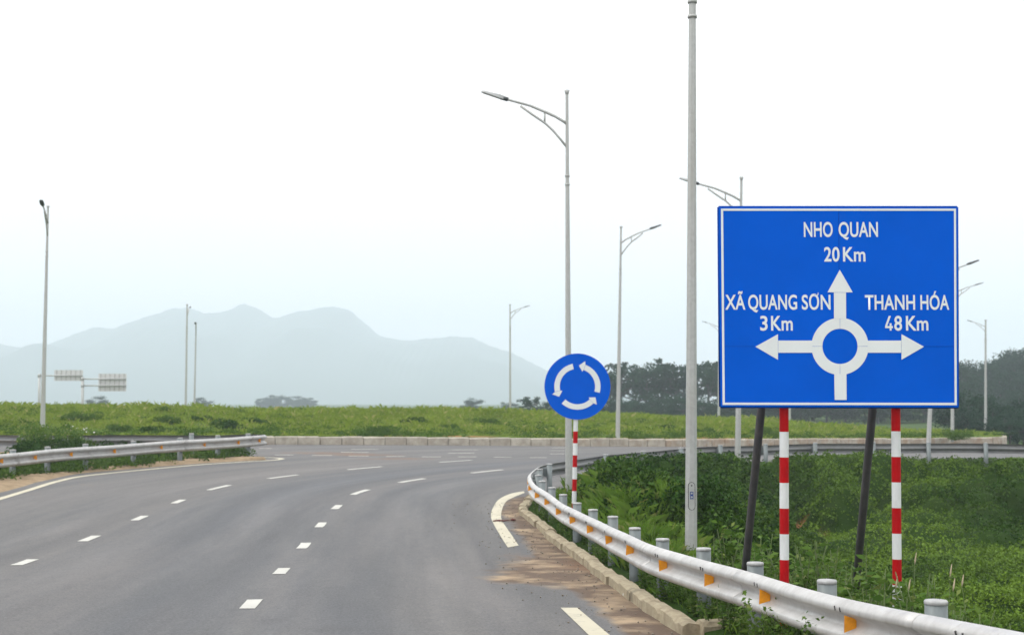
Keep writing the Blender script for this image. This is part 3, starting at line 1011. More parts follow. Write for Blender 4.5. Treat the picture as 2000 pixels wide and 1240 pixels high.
LX = rng.uniform(-32, 29, 1500); t = 0.4 + 22 * rng.uniform(0, 1, 1500) ** 1.5
LY = np.interp(LX, _kx, _ky) + 0.25 + t
kk_ = (vnoise(LX, LY, 3.5, 71) + 0.35 * (1 - sstep(2, 9, t)) > 0.12) & (np.abs(LX) < 0.42 * LY)
LX, LY, t = LX[kk_], LY[kk_], t[kk_]
lr = rng.uniform(0.10, 0.28, len(LX))
j = rng.integers(0, len(LX), 90000)
d = rng.normal(0, 1, (len(j), 3)); d[:, 2] = np.abs(d[:, 2]); d /= np.linalg.norm(d, axis=1)[:, None]
P = np.stack([LX[j], LY[j], moundz(LX[j], LY[j])], 1) + d * (lr[j] * rng.uniform(0.5, 1.1, len(j)))[:, None] * np.array([1.7, 1.7, 1.0])
L = rng.uniform(0.04, 0.09, len(j))
V, Fc = leaf_verts(P, d, L, L * 0.35, 0.6, rng)
tag(put('mound_weeds', np_mesh('mound_weeds', V, Fc), M['leaf_mweed']), 'darker leafy weeds growing through the grass of the roundabout mound', 'weeds', kind='stuff')


# ------------------------------------------------------------------ plants: shared meshes
def bush_mesh(name, n, r, h, leaf, seed, lumps=9):
    q = np.random.default_rng(seed)
    c = np.stack([q.normal(0, r * 0.42, lumps), q.normal(0, r * 0.42, lumps), q.uniform(0.2, 0.75, lumps) * h], 1)
    rr = q.uniform(0.28, 0.5, lumps) * r
    j = q.integers(0, lumps, n)
    d = q.normal(0, 1, (n, 3)); d /= np.linalg.norm(d, axis=1)[:, None]
    P = c[j] + d * (rr[j] * q.uniform(0.55, 1.08, n) ** 0.6)[:, None] * np.array([1, 1, 0.85])
    P[:, 2] = np.maximum(P[:, 2], 0.02)
    L = leaf * q.uniform(0.6, 1.4, n)
    V, Fc = leaf_verts(P, d, L, L * q.uniform(0.22, 0.38, n), 0.65, q)
    return np_mesh(name, V, Fc)


def stems_mesh(name, n, r, h, seed):
    q = np.random.default_rng(seed)
    mb = MB()
    for i in range(n):
        a = q.uniform(0, 2 * math.pi); e = q.uniform(0.3, 1) * r * 0.7
        top = np.array([math.cos(a) * e, math.sin(a) * e, h * q.uniform(0.6, 0.95)])
        mid = top * 0.5 + np.array([0, 0, h * 0.08])
        mb.tube([(0, 0, -0.1), mid, top], [0.014, 0.009, 0.004], 5)
    return mb.mesh(name)


BM = [bush_mesh('foliage', 3200, 1.0, 0.9, 0.09, 100 + i, 12) for i in range(4)]
SM = [stems_mesh('stems', 6, 1.0, 0.9, 200 + i) for i in range(4)]


def bush(i, loc, sc, label, group, mat_, cat='bush', name='low_bush'):
    t = thing(name, loc, label, cat, group)
    o = put('foliage', BM[i % 4], mat_, t); o.material_slots[0].link = 'OBJECT'; o.material_slots[0].material = mat_; o.scale = sc; o.rotation_euler = (0, 0, i * 1.7)
    o2 = put('stems', SM[i % 4], M['stem'], t); o2.scale = sc
    return t


def mound_at(px, py):
    d = ray(px, py)
    for Yq in np.arange(58, 100, 0.1):
        p = at(px, py, Yq)
        if p[2] < float(moundz(p[0], p[1])):
            return p
    return at(px, py, 88)


for i, (px, py, r) in enumerate([(440, 838, 0.85), (324, 828, 0.7), (162, 824, 0.9), (502, 828, 0.7), (586, 806, 0.6), (745, 850, 0.75), (810, 829, 0.7), (958, 829, 0.75),
                                 (227, 842, 0.6), (294, 845, 0.55), (316, 806, 0.6), (1372, 848, 0.8), (1300, 840, 0.6), (1492, 850, 0.8), (1866, 856, 0.9), (395, 822, 0.6), (880, 838, 0.5)]):
    p = mound_at(px, py)
    p[2] = float(moundz(p[0], p[1])) - 0.05
    bush(i, p, (r * 0.9, r * 0.9, r * 0.65), 'dark green bush dotted among the lighter grass of the roundabout mound', 'dark bushes on the roundabout mound', M['leaf_bush'] if i % 3 == 0 else M['leaf_mweed'])

# ------------------------------------------------------------------ left traffic island
fr = np.array([on(*p) for p in [(-220, 1028), (-100, 993), (0, 965), (56, 949), (112, 934), (168, 924), (280, 914), (392, 905), (476, 900), (522, 898)]])[:, :2]
FRc, _ = spline(fr, 0.3)
bk = np.array([(-34, 43.5), (-30, 47), (-26, 50.6), (-22, 51.2), (-17, 51.2), (-12, 50.6), (-9.5, 50.0), (-8.35, 48.6)])
BKc, _ = spline(bk, 0.3)
la, lb = plen(FRc), plen(BKc)
nu, nv = 140, 30
iX = np.zeros((nu, nv)); iY = np.zeros((nu, nv))
for a, u in enumerate(np.linspace(0, 1, nu)):
    p, q = pat(FRc, la, u * la[-1]), pat(BKc, lb, u * lb[-1])
    for b, v in enumerate(np.linspace(0, 1, nv)):
        iX[a, b], iY[a, b] = p + (q - p) * v
vv = np.linspace(0, 1, nv)[None, :]
edgef = np.minimum(1, np.minimum(vv, 1 - vv) * 14)
iZ = G(iX, iY) + 0.004 + edgef * (0.07 + 0.05 * vnoise(iX, iY, 1.2, 61)) 
iZ[:, 0] -= 0.03; iZ[:, -1] -= 0.03
iZ[-1, :] = G(iX[-1], iY[-1]) - 0.02
me = np_mesh('traffic_island', np.stack([iX, iY, iZ], -1).reshape(-1, 3), grid_faces(nu, nv), True)
add_attr(me, 'bare', np.zeros(nu * nv))
tag(put('traffic_island', me, M['sand']), 'sandy wedge of ground between the carriageways at left', kind='structure')


# ------------------------------------------------------------------ guardrails
WB = [(-.155, .010), (-.151, .030), (-.138, .055), (-.114, .078), (-.100, .083), (-.078, .083), (-.066, .077), (-.030, .012), (-.020, .003), (0, 0), (.020, .003), (.030, .012),
      (.066, .077), (.078, .083), (.100, .083), (.114, .078), (.138, .055), (.151, .030), (.155, .010)]
mb = MB(); mb.tube([(0, 0, -0.5), (0, 0, 0.675)], 0.07, 16)
POST = mb.mesh('post')
mb = MB(); mb.lathe([(0.0715, 0.672), (0.0735, 0.674), (0.0735, 0.690), (0.068, 0.698), (0.03, 0.702), (0.004, 0.703)], 16)
CAP = mb.mesh('cap')
mb = MB(); mb.box((0.105, 0, 0.49), (0.075, 0.11, 0.20), bev=0.01)
BLOCK = mb.mesh('spacer_block')


def refl_mesh():
    """amber trapezium standing out of the valley of the beam; x = out from beam, y = along (front at -y)"""
    mb = MB()
    o = [(0.000, 0.034), (0.088, 0.060), (0.088, -0.058), (0.000, -0.026)]
    V = [(x, -0.006, z) for x, z in o] + [(x, 0.0, z) for x, z in o]
    mb.add(V, [(0, 1, 2, 3)], 0)
    mb.add(V, [(4, 7, 6, 5), (0, 4, 5, 1), (1, 5, 6, 2), (2, 6, 7, 3)], 1)
    mb.box((0.012, 0.03, -0.002), (0.008, 0.06, 0.05), mat=1)
    return mb.mesh('reflector')


REFL = refl_mesh()
mb = MB(); mb.box((0.084, 0, 0.098), (0.010, 0.009, 0.030))
BOLT = mb.mesh('bolt')


def guardrail(name, label, posts, road_left=True, refl=None, skip=(), ztop=0.64, face='rail', ks=1.0):
    """posts: world XY in order; road_left: traffic side lies to the left of that order"""
    Pp = np.array(posts)[:, :2]
    C, ln = spline(Pp, 0.12)
    L = plen(C)
    org = np.array([Pp[len(Pp) // 2][0], Pp[len(Pp) // 2][1], float(G(*Pp[len(Pp) // 2]))])
    t = thing(name, org, label, 'guardrail')
    T = np.gradient(C, axis=0); T /= np.linalg.norm(T, axis=1)[:, None]
    Nn = np.stack([-T[:, 1], T[:, 0]], 1) * (1 if road_left else -1)
    sp = [L[((C - p) ** 2).sum(1).argmin()] for p in Pp]

    def frame(s):
        c = pat(C, L, s)
        i = min(len(C) - 1, int(np.searchsorted(L, s)))
        return c, T[i], Nn[i]
    for k, p in enumerate(Pp):
        if k in skip:
            continue
        c, tg, nn = frame(sp[k])
        z = float(G(p[0], p[1])) + rng.normal(0, 0.008)
        o = put('post', POST, M['galv' if ks == 1.0 else 'galv_pale'], t, (p[0] - org[0], p[1] - org[1], z - org[2])); o.scale = (ks, ks, ks)
        put('cap', CAP, M['cap'], o)
        ang = math.atan2(nn[1], nn[0])
        o2 = put('spacer_block', BLOCK, M['galv'], t, (p[0] - org[0], p[1] - org[1], z - org[2]))
        o2.rotation_euler = (0, 0, ang); o2.scale = (ks, ks, ks)
    # beam panels, two spans each, lapped at the joints
    zc = ztop - 0.155 * ks
    for k in range(0, len(Pp) - 1, 2):
        s0, s1 = sp[k] - 0.12, sp[min(k + 2, len(Pp) - 1)] + 0.12
        ss = np.arange(s0, s1 + 1e-6, min(0.2, (s1 - s0) / 4))
        lift = 0.0035 if (k // 2) % 2 else 0.0
        V = []
        for s in ss:
            c, tg, nn = frame(min(max(s, 0), L[-1]))
            if s < 0: c = c + tg * s
            if s > L[-1]: c = c + tg * (s - L[-1])
            z = float(G(c[0], c[1])) + zc + 0.008 * math.sin(s * 1.3)
            for h, d in WB:
                V.append((c[0] + nn[0] * ks * (0.145 + d + lift), c[1] + nn[1] * ks * (0.145 + d + lift), z + h * ks))
            for h, d in WB[::-1]:
                V.append((c[0] + nn[0] * ks * (0.141 + d + lift), c[1] + nn[1] * ks * (0.141 + d + lift), z + h * ks))
        m = 2 * len(WB)
        Fs = []
        for i in range(len(ss) - 1):
            for j in range(m):
                j2 = (j + 1) % m
                f = (i * m + j, i * m + j2, (i + 1) * m + j2, (i + 1) * m + j)
                Fs.append(f if not road_left else f[::-1])
        mb = MB(); mb.add(V, Fs, 0, True)
        mb.m = [0 if (q_ % m) < len(WB) else 1 for q_ in range(len(Fs))]
        mb.f += [tuple(range(m)), tuple(range((len(ss) - 1) * m, len(ss) * m))[::-1]]; mb.m += [0, 0]; mb.sm += [False, False]
        beam = part('beam', mb, [M[face], M['rail_back']], t, org)
    for k in range(len(Pp) - 1):
        if refl is None or not refl(k):
            continue
        smid = sp[k] * 0.52 + sp[k + 1] * 0.48
        c, tg, nn = frame(smid)
        z = float(G(c[0], c[1])) + zc + 0.008 * math.sin(smid * 1.3)
        o = put('reflector', REFL, [M['amber'], M['tin']], t, (c[0] + nn[0] * 0.152 * ks - org[0], c[1] + nn[1] * 0.152 * ks - org[1], z - org[2]))
        o.rotation_euler = (rng.normal(0, 0.03), rng.normal(0, 0.04), math.atan2(nn[1], nn[0]) + rng.normal(0, 0.06))
        o.scale = (ks, -ks if road_left else ks, ks)      # amber face towards oncoming traffic
        for ds_ in (-0.03, 0.05):
            c, tg, nn = frame(smid + 0.06 + ds_)
            o = put('bolt', BOLT, M['black'], t, (c[0] + nn[0] * 0.147 * ks - org[0], c[1] + nn[1] * 0.147 * ks - org[1], z - org[2]))
            o.rotation_euler = (0.5, 0, math.atan2(nn[1], nn[0]))
    return t


HP = 0.70
rp_px = [(1828, 1172), (1615, 1132), (1475, 1097), (1374, 1070.5), (1294, 1050), (1240, 1028.5), (1197, 1009.5), (1158, 995), (1127, 980), (1100, 964.5), (1078, 951), (1059, 938.5),
         (1051, 927), (1054, 916), (1073, 905), (1120, 896), (1183, 887), (1256, 880), (1330, 873.5), (1407, 868.5), (1495, 866), (1592, 863.5)]
rpw = [on(x, y, HP) for x, y in rp_px]
d0 = rpw[0] - rpw[1]
rpw = [rpw[0] + d0 * 2 + np.array([0.02, 0, 0]), rpw[0] + d0] + rpw + [np.array([x, y, 0]) for x, y in ((11.8, 46.6), (13.6, 46.6), (15.4, 46.4), (17.2, 46.0), (19.0, 45.5), (20.8, 44.9))]
guardrail('guardrail', 'long curving guardrail with amber reflectors in front of the blue signs at right', rpw, True, lambda k: k < 15)

lt_x = [24, 92, 166, 260, 351, 425, 484]
lt_y = np.interp(lt_x, [0, 24, 92, 166, 260, 351, 425, 484], [939, 936, 928, 921, 912, 904.5, 898.5, 893.5])
lpw = [on(x, y, 0.0) for x, y in zip(lt_x, lt_y)]
d0 = lpw[0] - lpw[1]
lpw = [lpw[0] + d0 * 2.1 + np.array([0.5, -0.3, 0]), lpw[0] + d0 + np.array([0.1, -0.1, 0])] + lpw
nose = lpw[-1]
ret = [np.array([nose[0] + 0.28, nose[1] + 0.65, 0]), np.array([nose[0] - 0.1, nose[1] + 1.1, 0])]
for x in (430, 374, 290, 200, 110, 20, -70, -160):
    p = on(x, 850.5, 0.74); ret.append(p)
lpw = lpw + ret
guardrail('guardrail', 'guardrail wrapping round the nose of the traffic island at left', lpw, False, lambda k: k < 9, skip=(9, 10, 11, 13, 14, 15, 16, 17), face='rail_dark', ztop=0.75, ks=1.18)

# ------------------------------------------------------------------ right kerb along the slip road
RK, rl = spline([(XR(y) + 0.02, y) for y in np.arange(12.9, 33.6, 0.5)], 0.1)
RL = plen(RK)
org = np.array([1.0, 20.0, float(G(1.0, 20.0))])
rk2 = thing('roadside_kerb', org, 'crumbling sandy concrete kerb below the right guardrail', 'kerb')


def rough_stone(Lh, seed):
    q = np.random.default_rng(seed)
    n = 7
    V, Fs = [], []
    pr = [(-0.09, -0.15), (-0.10, 0.075), (-0.07, 0.115), (0.03, 0.125), (0.085, 0.10), (0.09, -0.15)]
    for i in range(n):
        x = -Lh / 2 + Lh * i / (n - 1)
        for (y, z) in pr:
            V.append((x, y + q.normal(0, 0.003), z + (q.normal(0, 0.003) - (0.03 if q.uniform() < 0.05 else 0) if z > 0 else 0)))
    m = len(pr)
    for i in range(n - 1):
        for j in range(m - 1):
            Fs.append((i * m + j, i * m + j + 1, (i + 1) * m + j + 1, (i + 1) * m + j))
    mb = MB(); mb.add(V, Fs, 0, False)
    mb.f += [tuple(range(m))[::-1], tuple(range((n - 1) * m, n * m))]; mb.m += [0, 0]; mb.sm += [False, False]
    return mb.mesh('kerb_stone')


s = 0.0; i = 0
while s < rl - 0.3:
    ln = min([1.9, 2.6, 1.5, 2.2, 1.2, 2.4][i % 6], rl - s)
    parts_n = max(1, int(round(ln / 0.95)))
    for k in range(parts_n):
        a, b = pat(RK, RL, s + ln * k / parts_n), pat(RK, RL, s + ln * (k + 1) / parts_n)
        c = (a + b) / 2; Lh = float(np.linalg.norm(b - a)) - (0.012 if k < parts_n - 1 else 0.035)
        o = put('kerb_stone', rough_stone(Lh, 300 + i * 5 + k), M['kerb'], rk2)
        jit = 0.02 * math.sin(i * 2.3)
        o.location = (c[0] + jit - org[0], c[1] - org[1], float(G(c[0], c[1])) + rng.normal(0, 0.006) - org[2])
        o.rotation_euler = (rng.normal(0, 0.02), rng.normal(0, 0.008), math.atan2(b[1] - a[1], b[0] - a[0]) + math.pi + rng.normal(0, 0.015))
        if True:
            o.rotation_euler[2] -= math.pi
    s += ln; i += 1
for k, (x0, x1) in enumerate(((1.68, 2.05), (2.07, 2.5))):
    o = put('kerb_stone', rough_stone(x1 - x0, 380 + k), M['kerb'], rk2)
    c = ((x0 + x1) / 2, 12.98 + 0.12 * k)
    o.location = (c[0] - org[0], c[1] - org[1], float(G(*c)) + 0.01 - org[2]); o.rotation_euler = (0, 0, 0.25)


# ------------------------------------------------------------------ signs
def striped_post(mbase, top, base, r, band, first_red, n=16):
    """tube with painted bands; bands counted from the given top"""
    T = np.array(top, float); B = np.array(base, float)
    ln = np.linalg.norm(T - B); d = (B - T) / ln
    s, red = 0.0, first_red
    segs = []
    first = band[0]
    cuts = [0.0, first]
    while cuts[-1] < ln:
        cuts.append(cuts[-1] + band[1])
    cuts[-1] = ln
    mb = mbase
    for a, b in zip(cuts[:-1], cuts[1:]):
        mb.tube([T + d * a, T + d * b], r, n, caps=False, mat=0 if red else 1)
        red = not red
    return mb


SY = 11.35                      # distance of the direction sign


def sp_(px, py, dy=0.0):
    p = at(px, py, SY)
    return (p[0], p[2])


gz = lambda X, Y: float(samp(bT, X, Y))
legL = at(1531, 1100, SY + 0.08); legR = at(1750, 1100, SY + 0.08)
org = np.array([(legL[0] + legR[0]) / 2, SY, gz((legL[0] + legR[0]) / 2, SY)])
ds = thing('direction_sign', org, 'large blue rectangular sign with white roundabout diagram and place names', 'road sign')
cor = [sp_(1404, 404.5), sp_(1870.5, 404.5), sp_(1872, 795), sp_(1407.5, 794)]
mb = MB(); mb.prism(cor[::-1], SY, SY + 0.03, 0, 1)
board = part('board', mb, [M['blue'], M['blue_edge']], ds, org)
# folded rim behind the face
mb = MB()
rim = [sp_(1404, 404.5), sp_(1870.5, 404.5), sp_(1872, 795), sp_(1407.5, 794)]
for i in range(4):
    a, b = np.array(rim[i]), np.array(rim[(i + 1) % 4])
    mb.tube([(a[0], SY + 0.018, a[1]), (b[0], SY + 0.018, b[1])], 0.011, 6)
part('rim', mb, M['blue_edge'], ds, org)
FY = SY - 0.0025


def flat(name, polys, mat_, parent, org_, y=None, th=0.001):
    y = FY if y is None else y
    mb = MB()
    for po in polys:
        ar = sum(po[i][0] * po[(i + 1) % len(po)][1] - po[(i + 1) % len(po)][0] * po[i][1] for i in range(len(po)))
        po = po if ar > 0 else po[::-1]
        mb.prism(po, y, y + th)
    return part(name, mb, mat_, parent, org_)


bo = [(1408, 407.8), (1867, 407.8), (1868.6, 791), (1411.3, 790.5)]
bi = [(1412.3, 412), (1863, 412), (1864.3, 786.3), (1415.6, 786)]
polys = []
for i in range(4):
    j = (i + 1) % 4
    polys.append([sp_(*bo[i]), sp_(*bo[j]), sp_(*bi[j]), sp_(*bi[i])])
flat('border', polys, M['white'], board, org)


def ringpoly(cx, cy, r0, r1, a0, a1, n):
    aa = np.linspace(a0, a1, n)
    return [(cx + r1 * math.cos(a), cy - r1 * math.sin(a)) for a in aa] + [(cx + r0 * math.cos(a), cy - r0 * math.sin(a)) for a in aa[::-1]]


RC = (1640.5, 676.3)
qs = []
for q in range(4):
    qs.append([sp_(*p) for p in ringpoly(*RC, 34.3, 55.6, q * math.pi / 2 + 0.006, (q + 1) * math.pi / 2 - 0.006, 20)])
flat('roundabout_ring', qs, M['white'], board, org)
pp = lambda L: [sp_(*p) for p in L]
flat('arrow', [pp([(1640, 527), (1665.2, 571), (1616, 571)]), pp([(1628.5, 571.5), (1652.2, 571.5), (1652.4, 622.2), (1628.7, 622.2)])], M['white'], board, org, FY - 0.0015)
flat('arrow', [pp([(1475.2, 677), (1519.3, 652.5), (1519.3, 702.5)]), pp([(1519.8, 665), (1586.5, 665), (1586.5, 688.8), (1519.8, 688.8)])], M['white'], board, org, FY - 0.0015)
flat('arrow', [pp([(1804.5, 677), (1760.5, 702.5), (1760.5, 652.5)]), pp([(1760, 688.8), (1694.5, 688.8), (1694.5, 665), (1760, 665)])], M['white'], board, org, FY - 0.0015)
flat('arrow_stem', [pp([(1629.2, 730.5), (1653, 730.5), (1653.4, 780.8), (1630, 780.8)])], M['white'], board, org, FY - 0.0015)
flat('panel_seam', [pp([(1637.8, 412), (1638.4, 412), (1638.9, 526), (1638.3, 526)]), pp([(1415, 676.2), (1474, 676.2), (1474, 676.7), (1415, 676.7)]), pp([(1806, 676.2), (1863, 676.2), (1863, 676.7), (1806, 676.7)])],
     M['blue_edge'], board, org, SY - 0.002, 0.0015)


def text_mesh(txt, bold):
    cu = bpy.data.curves.new('lettering', 'FONT')
    cu.body = txt
    cu.offset = bold
    cu.resolution_u = 6
    cu.space_character = 1.03
    o = bpy.data.objects.new('lettering', cu)
    COL.objects.link(o)
    bpy.context.view_layer.update()
    dg = bpy.context.evaluated_depsgraph_get()
    me = bpy.data.meshes.new_from_object(o.evaluated_get(dg))
    bpy.data.objects.remove(o); bpy.data.curves.remove(cu)
    return me


BOLD = 0.018
hm = text_mesh('H', BOLD)
CAPH = max(v.co.y for v in hm.vertices) - min(v.co.y for v in hm.vertices)
CAP0 = min(v.co.y for v in hm.vertices)
bpy.data.meshes.remove(hm)
words = [('NHO', 1570, 1626, 434, 463), ('QUAN', 1638, 1714.3, 434, 463), ('20', 1609.6, 1639.4, 482.8, 511), ('Km', 1646.5, 1689.8, 482.8, 511),
         ('XÃ', 1416.5, 1455.5, 575.8, 604.8), ('QUANG', 1461.3, 1556.5, 575.8, 604.8), ('SƠN', 1566, 1621.8, 575.8, 604.8), ('3', 1484.7, 1499, 617, 645.6), ('Km', 1506, 1548, 617, 645.6),
         ('THANH', 1689.4, 1786.8, 576.2, 605), ('HÓA', 1797.7, 1853.4, 576.2, 605), ('8', 1746.6, 1761.4, 617, 645.6), ('Km', 1769.4, 1812.7, 617, 645.6)]
four = [[(0, .17), (1, .17), (1, .31), (0, .31)], [(0, .312), (.27, .312), (.74, 1), (.47, 1)], [(.59, 0), (.83, 0), (.83, .168), (.59, .168)], [(.59, .312), (.83, .312), (.83, .50), (.59, .50)]]
flat('lettering', [[sp_(1728.6 + 15.1 * u, 645.6 - 28.6 * v) for u, v in po] for po in four], M['white'], board, org)
for w, x0, x1, y0, y1 in words:
    me = text_mesh(w, BOLD)
    co = np.array([v.co for v in me.vertices])
    mn, mx_ = co[:, 0].min(), co[:, 0].max()
    a0, b0 = sp_(x0, y1); a1, b1 = sp_(x1, y0)
    X = a0 + (co[:, 0] - mn) / (mx_ - mn) * (a1 - a0)
    Z = b0 + (co[:, 1] - CAP0) / CAPH * (b1 - b0)
    Vn = np.stack([X - org[0], np.full(len(X), SY - 0.0025 - org[1]), Z - org[2]], 1)
    me.vertices.foreach_set('co', Vn.astype(np.float32).ravel())
    me.update()
    me.materials.clear()
    put('lettering', me, M['white'], board)

for px_t, px_b, yr, first in ((1530.5, 1532, 843, 0), (1746.5, 1752, 842, 1)):
    t_ = at(px_t, 430, SY + 0.085); yb = SY + 0.085
    b_ = at(px_b, 1120, yb)
    b_ = t_ + (b_ - t_) * ((t_[2] - (gz(b_[0], yb) - 0.15)) / (t_[2] - b_[2]))
    # place a band edge at photo row yr, bands 49.3 px apart
    e_ = at(px_t, yr, yb); bd = 49.3 / F * yb
    f0 = (t_[2] - e_[2]) % (2 * bd)
    mb = MB(); striped_post(mb, t_, b_, 0.0365, (f0 if f0 > 0.001 else bd * 2, bd), True)
    # the first short stretch sits behind the board: recut so that red ends at row yr
    mb = MB()
    top = t_; ln = float(np.linalg.norm(b_ - t_)); dvec = (b_ - t_) / ln
    s0 = (t_[2] - e_[2]) / -dvec[2]
    cuts = [0.0] + [c for c in np.arange(s0 - 20 * bd, ln, bd) if 0.001 < c < ln] + [ln]
    for a, b in zip(cuts[:-1], cuts[1:]):
        k = int(round(((a + b) / 2 - s0) / bd - 0.5))
        mb.tube([t_ + dvec * a, t_ + dvec * b], 0.0365, 16, caps=False, mat=1 if k % 2 == 0 else 0)
    part('post', mb, [M['red'], M['post_white']], ds, org)
for (xt, xb, yb_) in ((1487, 1457, 1100), (1704.5, 1677, 1090)):
    # brace: foot 1.75 m behind the board, head at the back of the board
    foot = at(xb, yb_, SY + 1.78); mid = at(xt, 797, SY + 0.80)
    d = (mid - foot) / (mid[1] - foot[1])
    head = foot + d * ((SY + 0.13) - foot[1])
    low = foot - d * 0 + (foot - mid) / np.linalg.norm(foot - mid) * 0.5
    mb = MB(); mb.tube([head, foot, low], 0.036, 14)
    part('brace', mb, M['dark_steel'], ds, org)
mb = MB()
for py in (470, 600, 740):
    a, b = at(1415, py, SY + 0.04), at(1862, py, SY + 0.04)
    mb.box(((a + b) / 2), (b[0] - a[0], 0.03, 0.05))
part('back_rail', mb, M['back'], ds, org)

# round blue sign
RY = 24.9
c_ = at(1127.8, 754.6, RY); R = 64.4 / F * RY
org = np.array([at(1121, 980, RY)[0], RY, gz(at(1121, 980, RY)[0], RY)])
rs = thing('roundabout_sign', org, 'round blue sign with three white circling arrows on a striped post', 'road sign')
mb = MB(); mb.prism([(c_[0] + R * math.cos(a), c_[2] + R * math.sin(a)) for a in np.linspace(0, 2 * math.pi, 73)[:-1]], RY, RY + 0.02, 0, 1)
disc = part('disc', mb, [M['blue'], M['blue_edge']], rs, org)
for a0, a1, at_ in ((102, 193, 209), (-16, 69, 86), (227, 313, 329)):
    rad = np.radians(np.linspace(a0, a1, 26))
    po = [(c_[0] + R * 0.70 * math.cos(a), c_[2] + R * 0.70 * math.sin(a)) for a in rad] + [(c_[0] + R * 0.535 * math.cos(a), c_[2] + R * 0.535 * math.sin(a)) for a in rad[::-1]]
    hb = math.radians(a1 + 4); tp = math.radians(at_); nk = math.radians(a1)
    P_ = lambda r, a: (c_[0] + R * r * math.cos(a), c_[2] + R * r * math.sin(a))
    hd = [P_(0.80, hb), P_(0.635, tp), P_(0.475, hb - 0.02), P_(0.535, nk + 0.01), P_(0.70, nk + 0.01)]
    mb = MB()
    quads = list(zip(range(25)))
    n = 26
    V = [(p[0], RY - 0.005, p[1]) for p in po]
    mb.add(V, [(i, i + 1, 2 * n - 2 - i, 2 * n - 1 - i)[::-1] for i in range(n - 1)])
    mb.add([(p[0], RY - 0.005, p[1]) for p in hd], [(4, 0, 1), (4, 1, 3), (3, 1, 2)])
    part('arrow', mb, M['white'], disc, org)
t_ = at(1125.6, 770, RY + 0.06); b_ = at(1121.2, 985, RY + 0.06)
b_ = t_ + (b_ - t_) * ((t_[2] - (org[2] - 0.2)) / (t_[2] - b_[2]))
ln = float(np.linalg.norm(b_ - t_)); dv = (b_ - t_) / ln
e_ = at(1125, 842, RY + 0.06); s0 = (t_[2] - e_[2]) / -dv[2]; bd = 23.2 / F * RY
mb = MB()
cuts = [0.0] + [c for c in np.arange(s0 - 10 * bd, ln, bd) if 0.001 < c < ln] + [ln]
for a, b in zip(cuts[:-1], cuts[1:]):
    k = int(round(((a + b) / 2 - s0) / bd - 0.5))
    mb.tube([t_ + dv * a, t_ + dv * b], 0.04, 14, caps=False, mat=0 if k % 2 == 0 else 1)
part('post', mb, [M['red'], M['post_white']], rs, org)


# ------------------------------------------------------------------ street lamps
ARM = [(0, -.71), (.13, -.62), (.265, -.54), (.507, -.43), (.84, -.29), (1.13, -.21), (1.42, -.13)]
BRC = [(0, -1.25), (.15, -1.06), (.32, -.86), (.5, -.69), (.78, -.50), (1.06, -.30)]


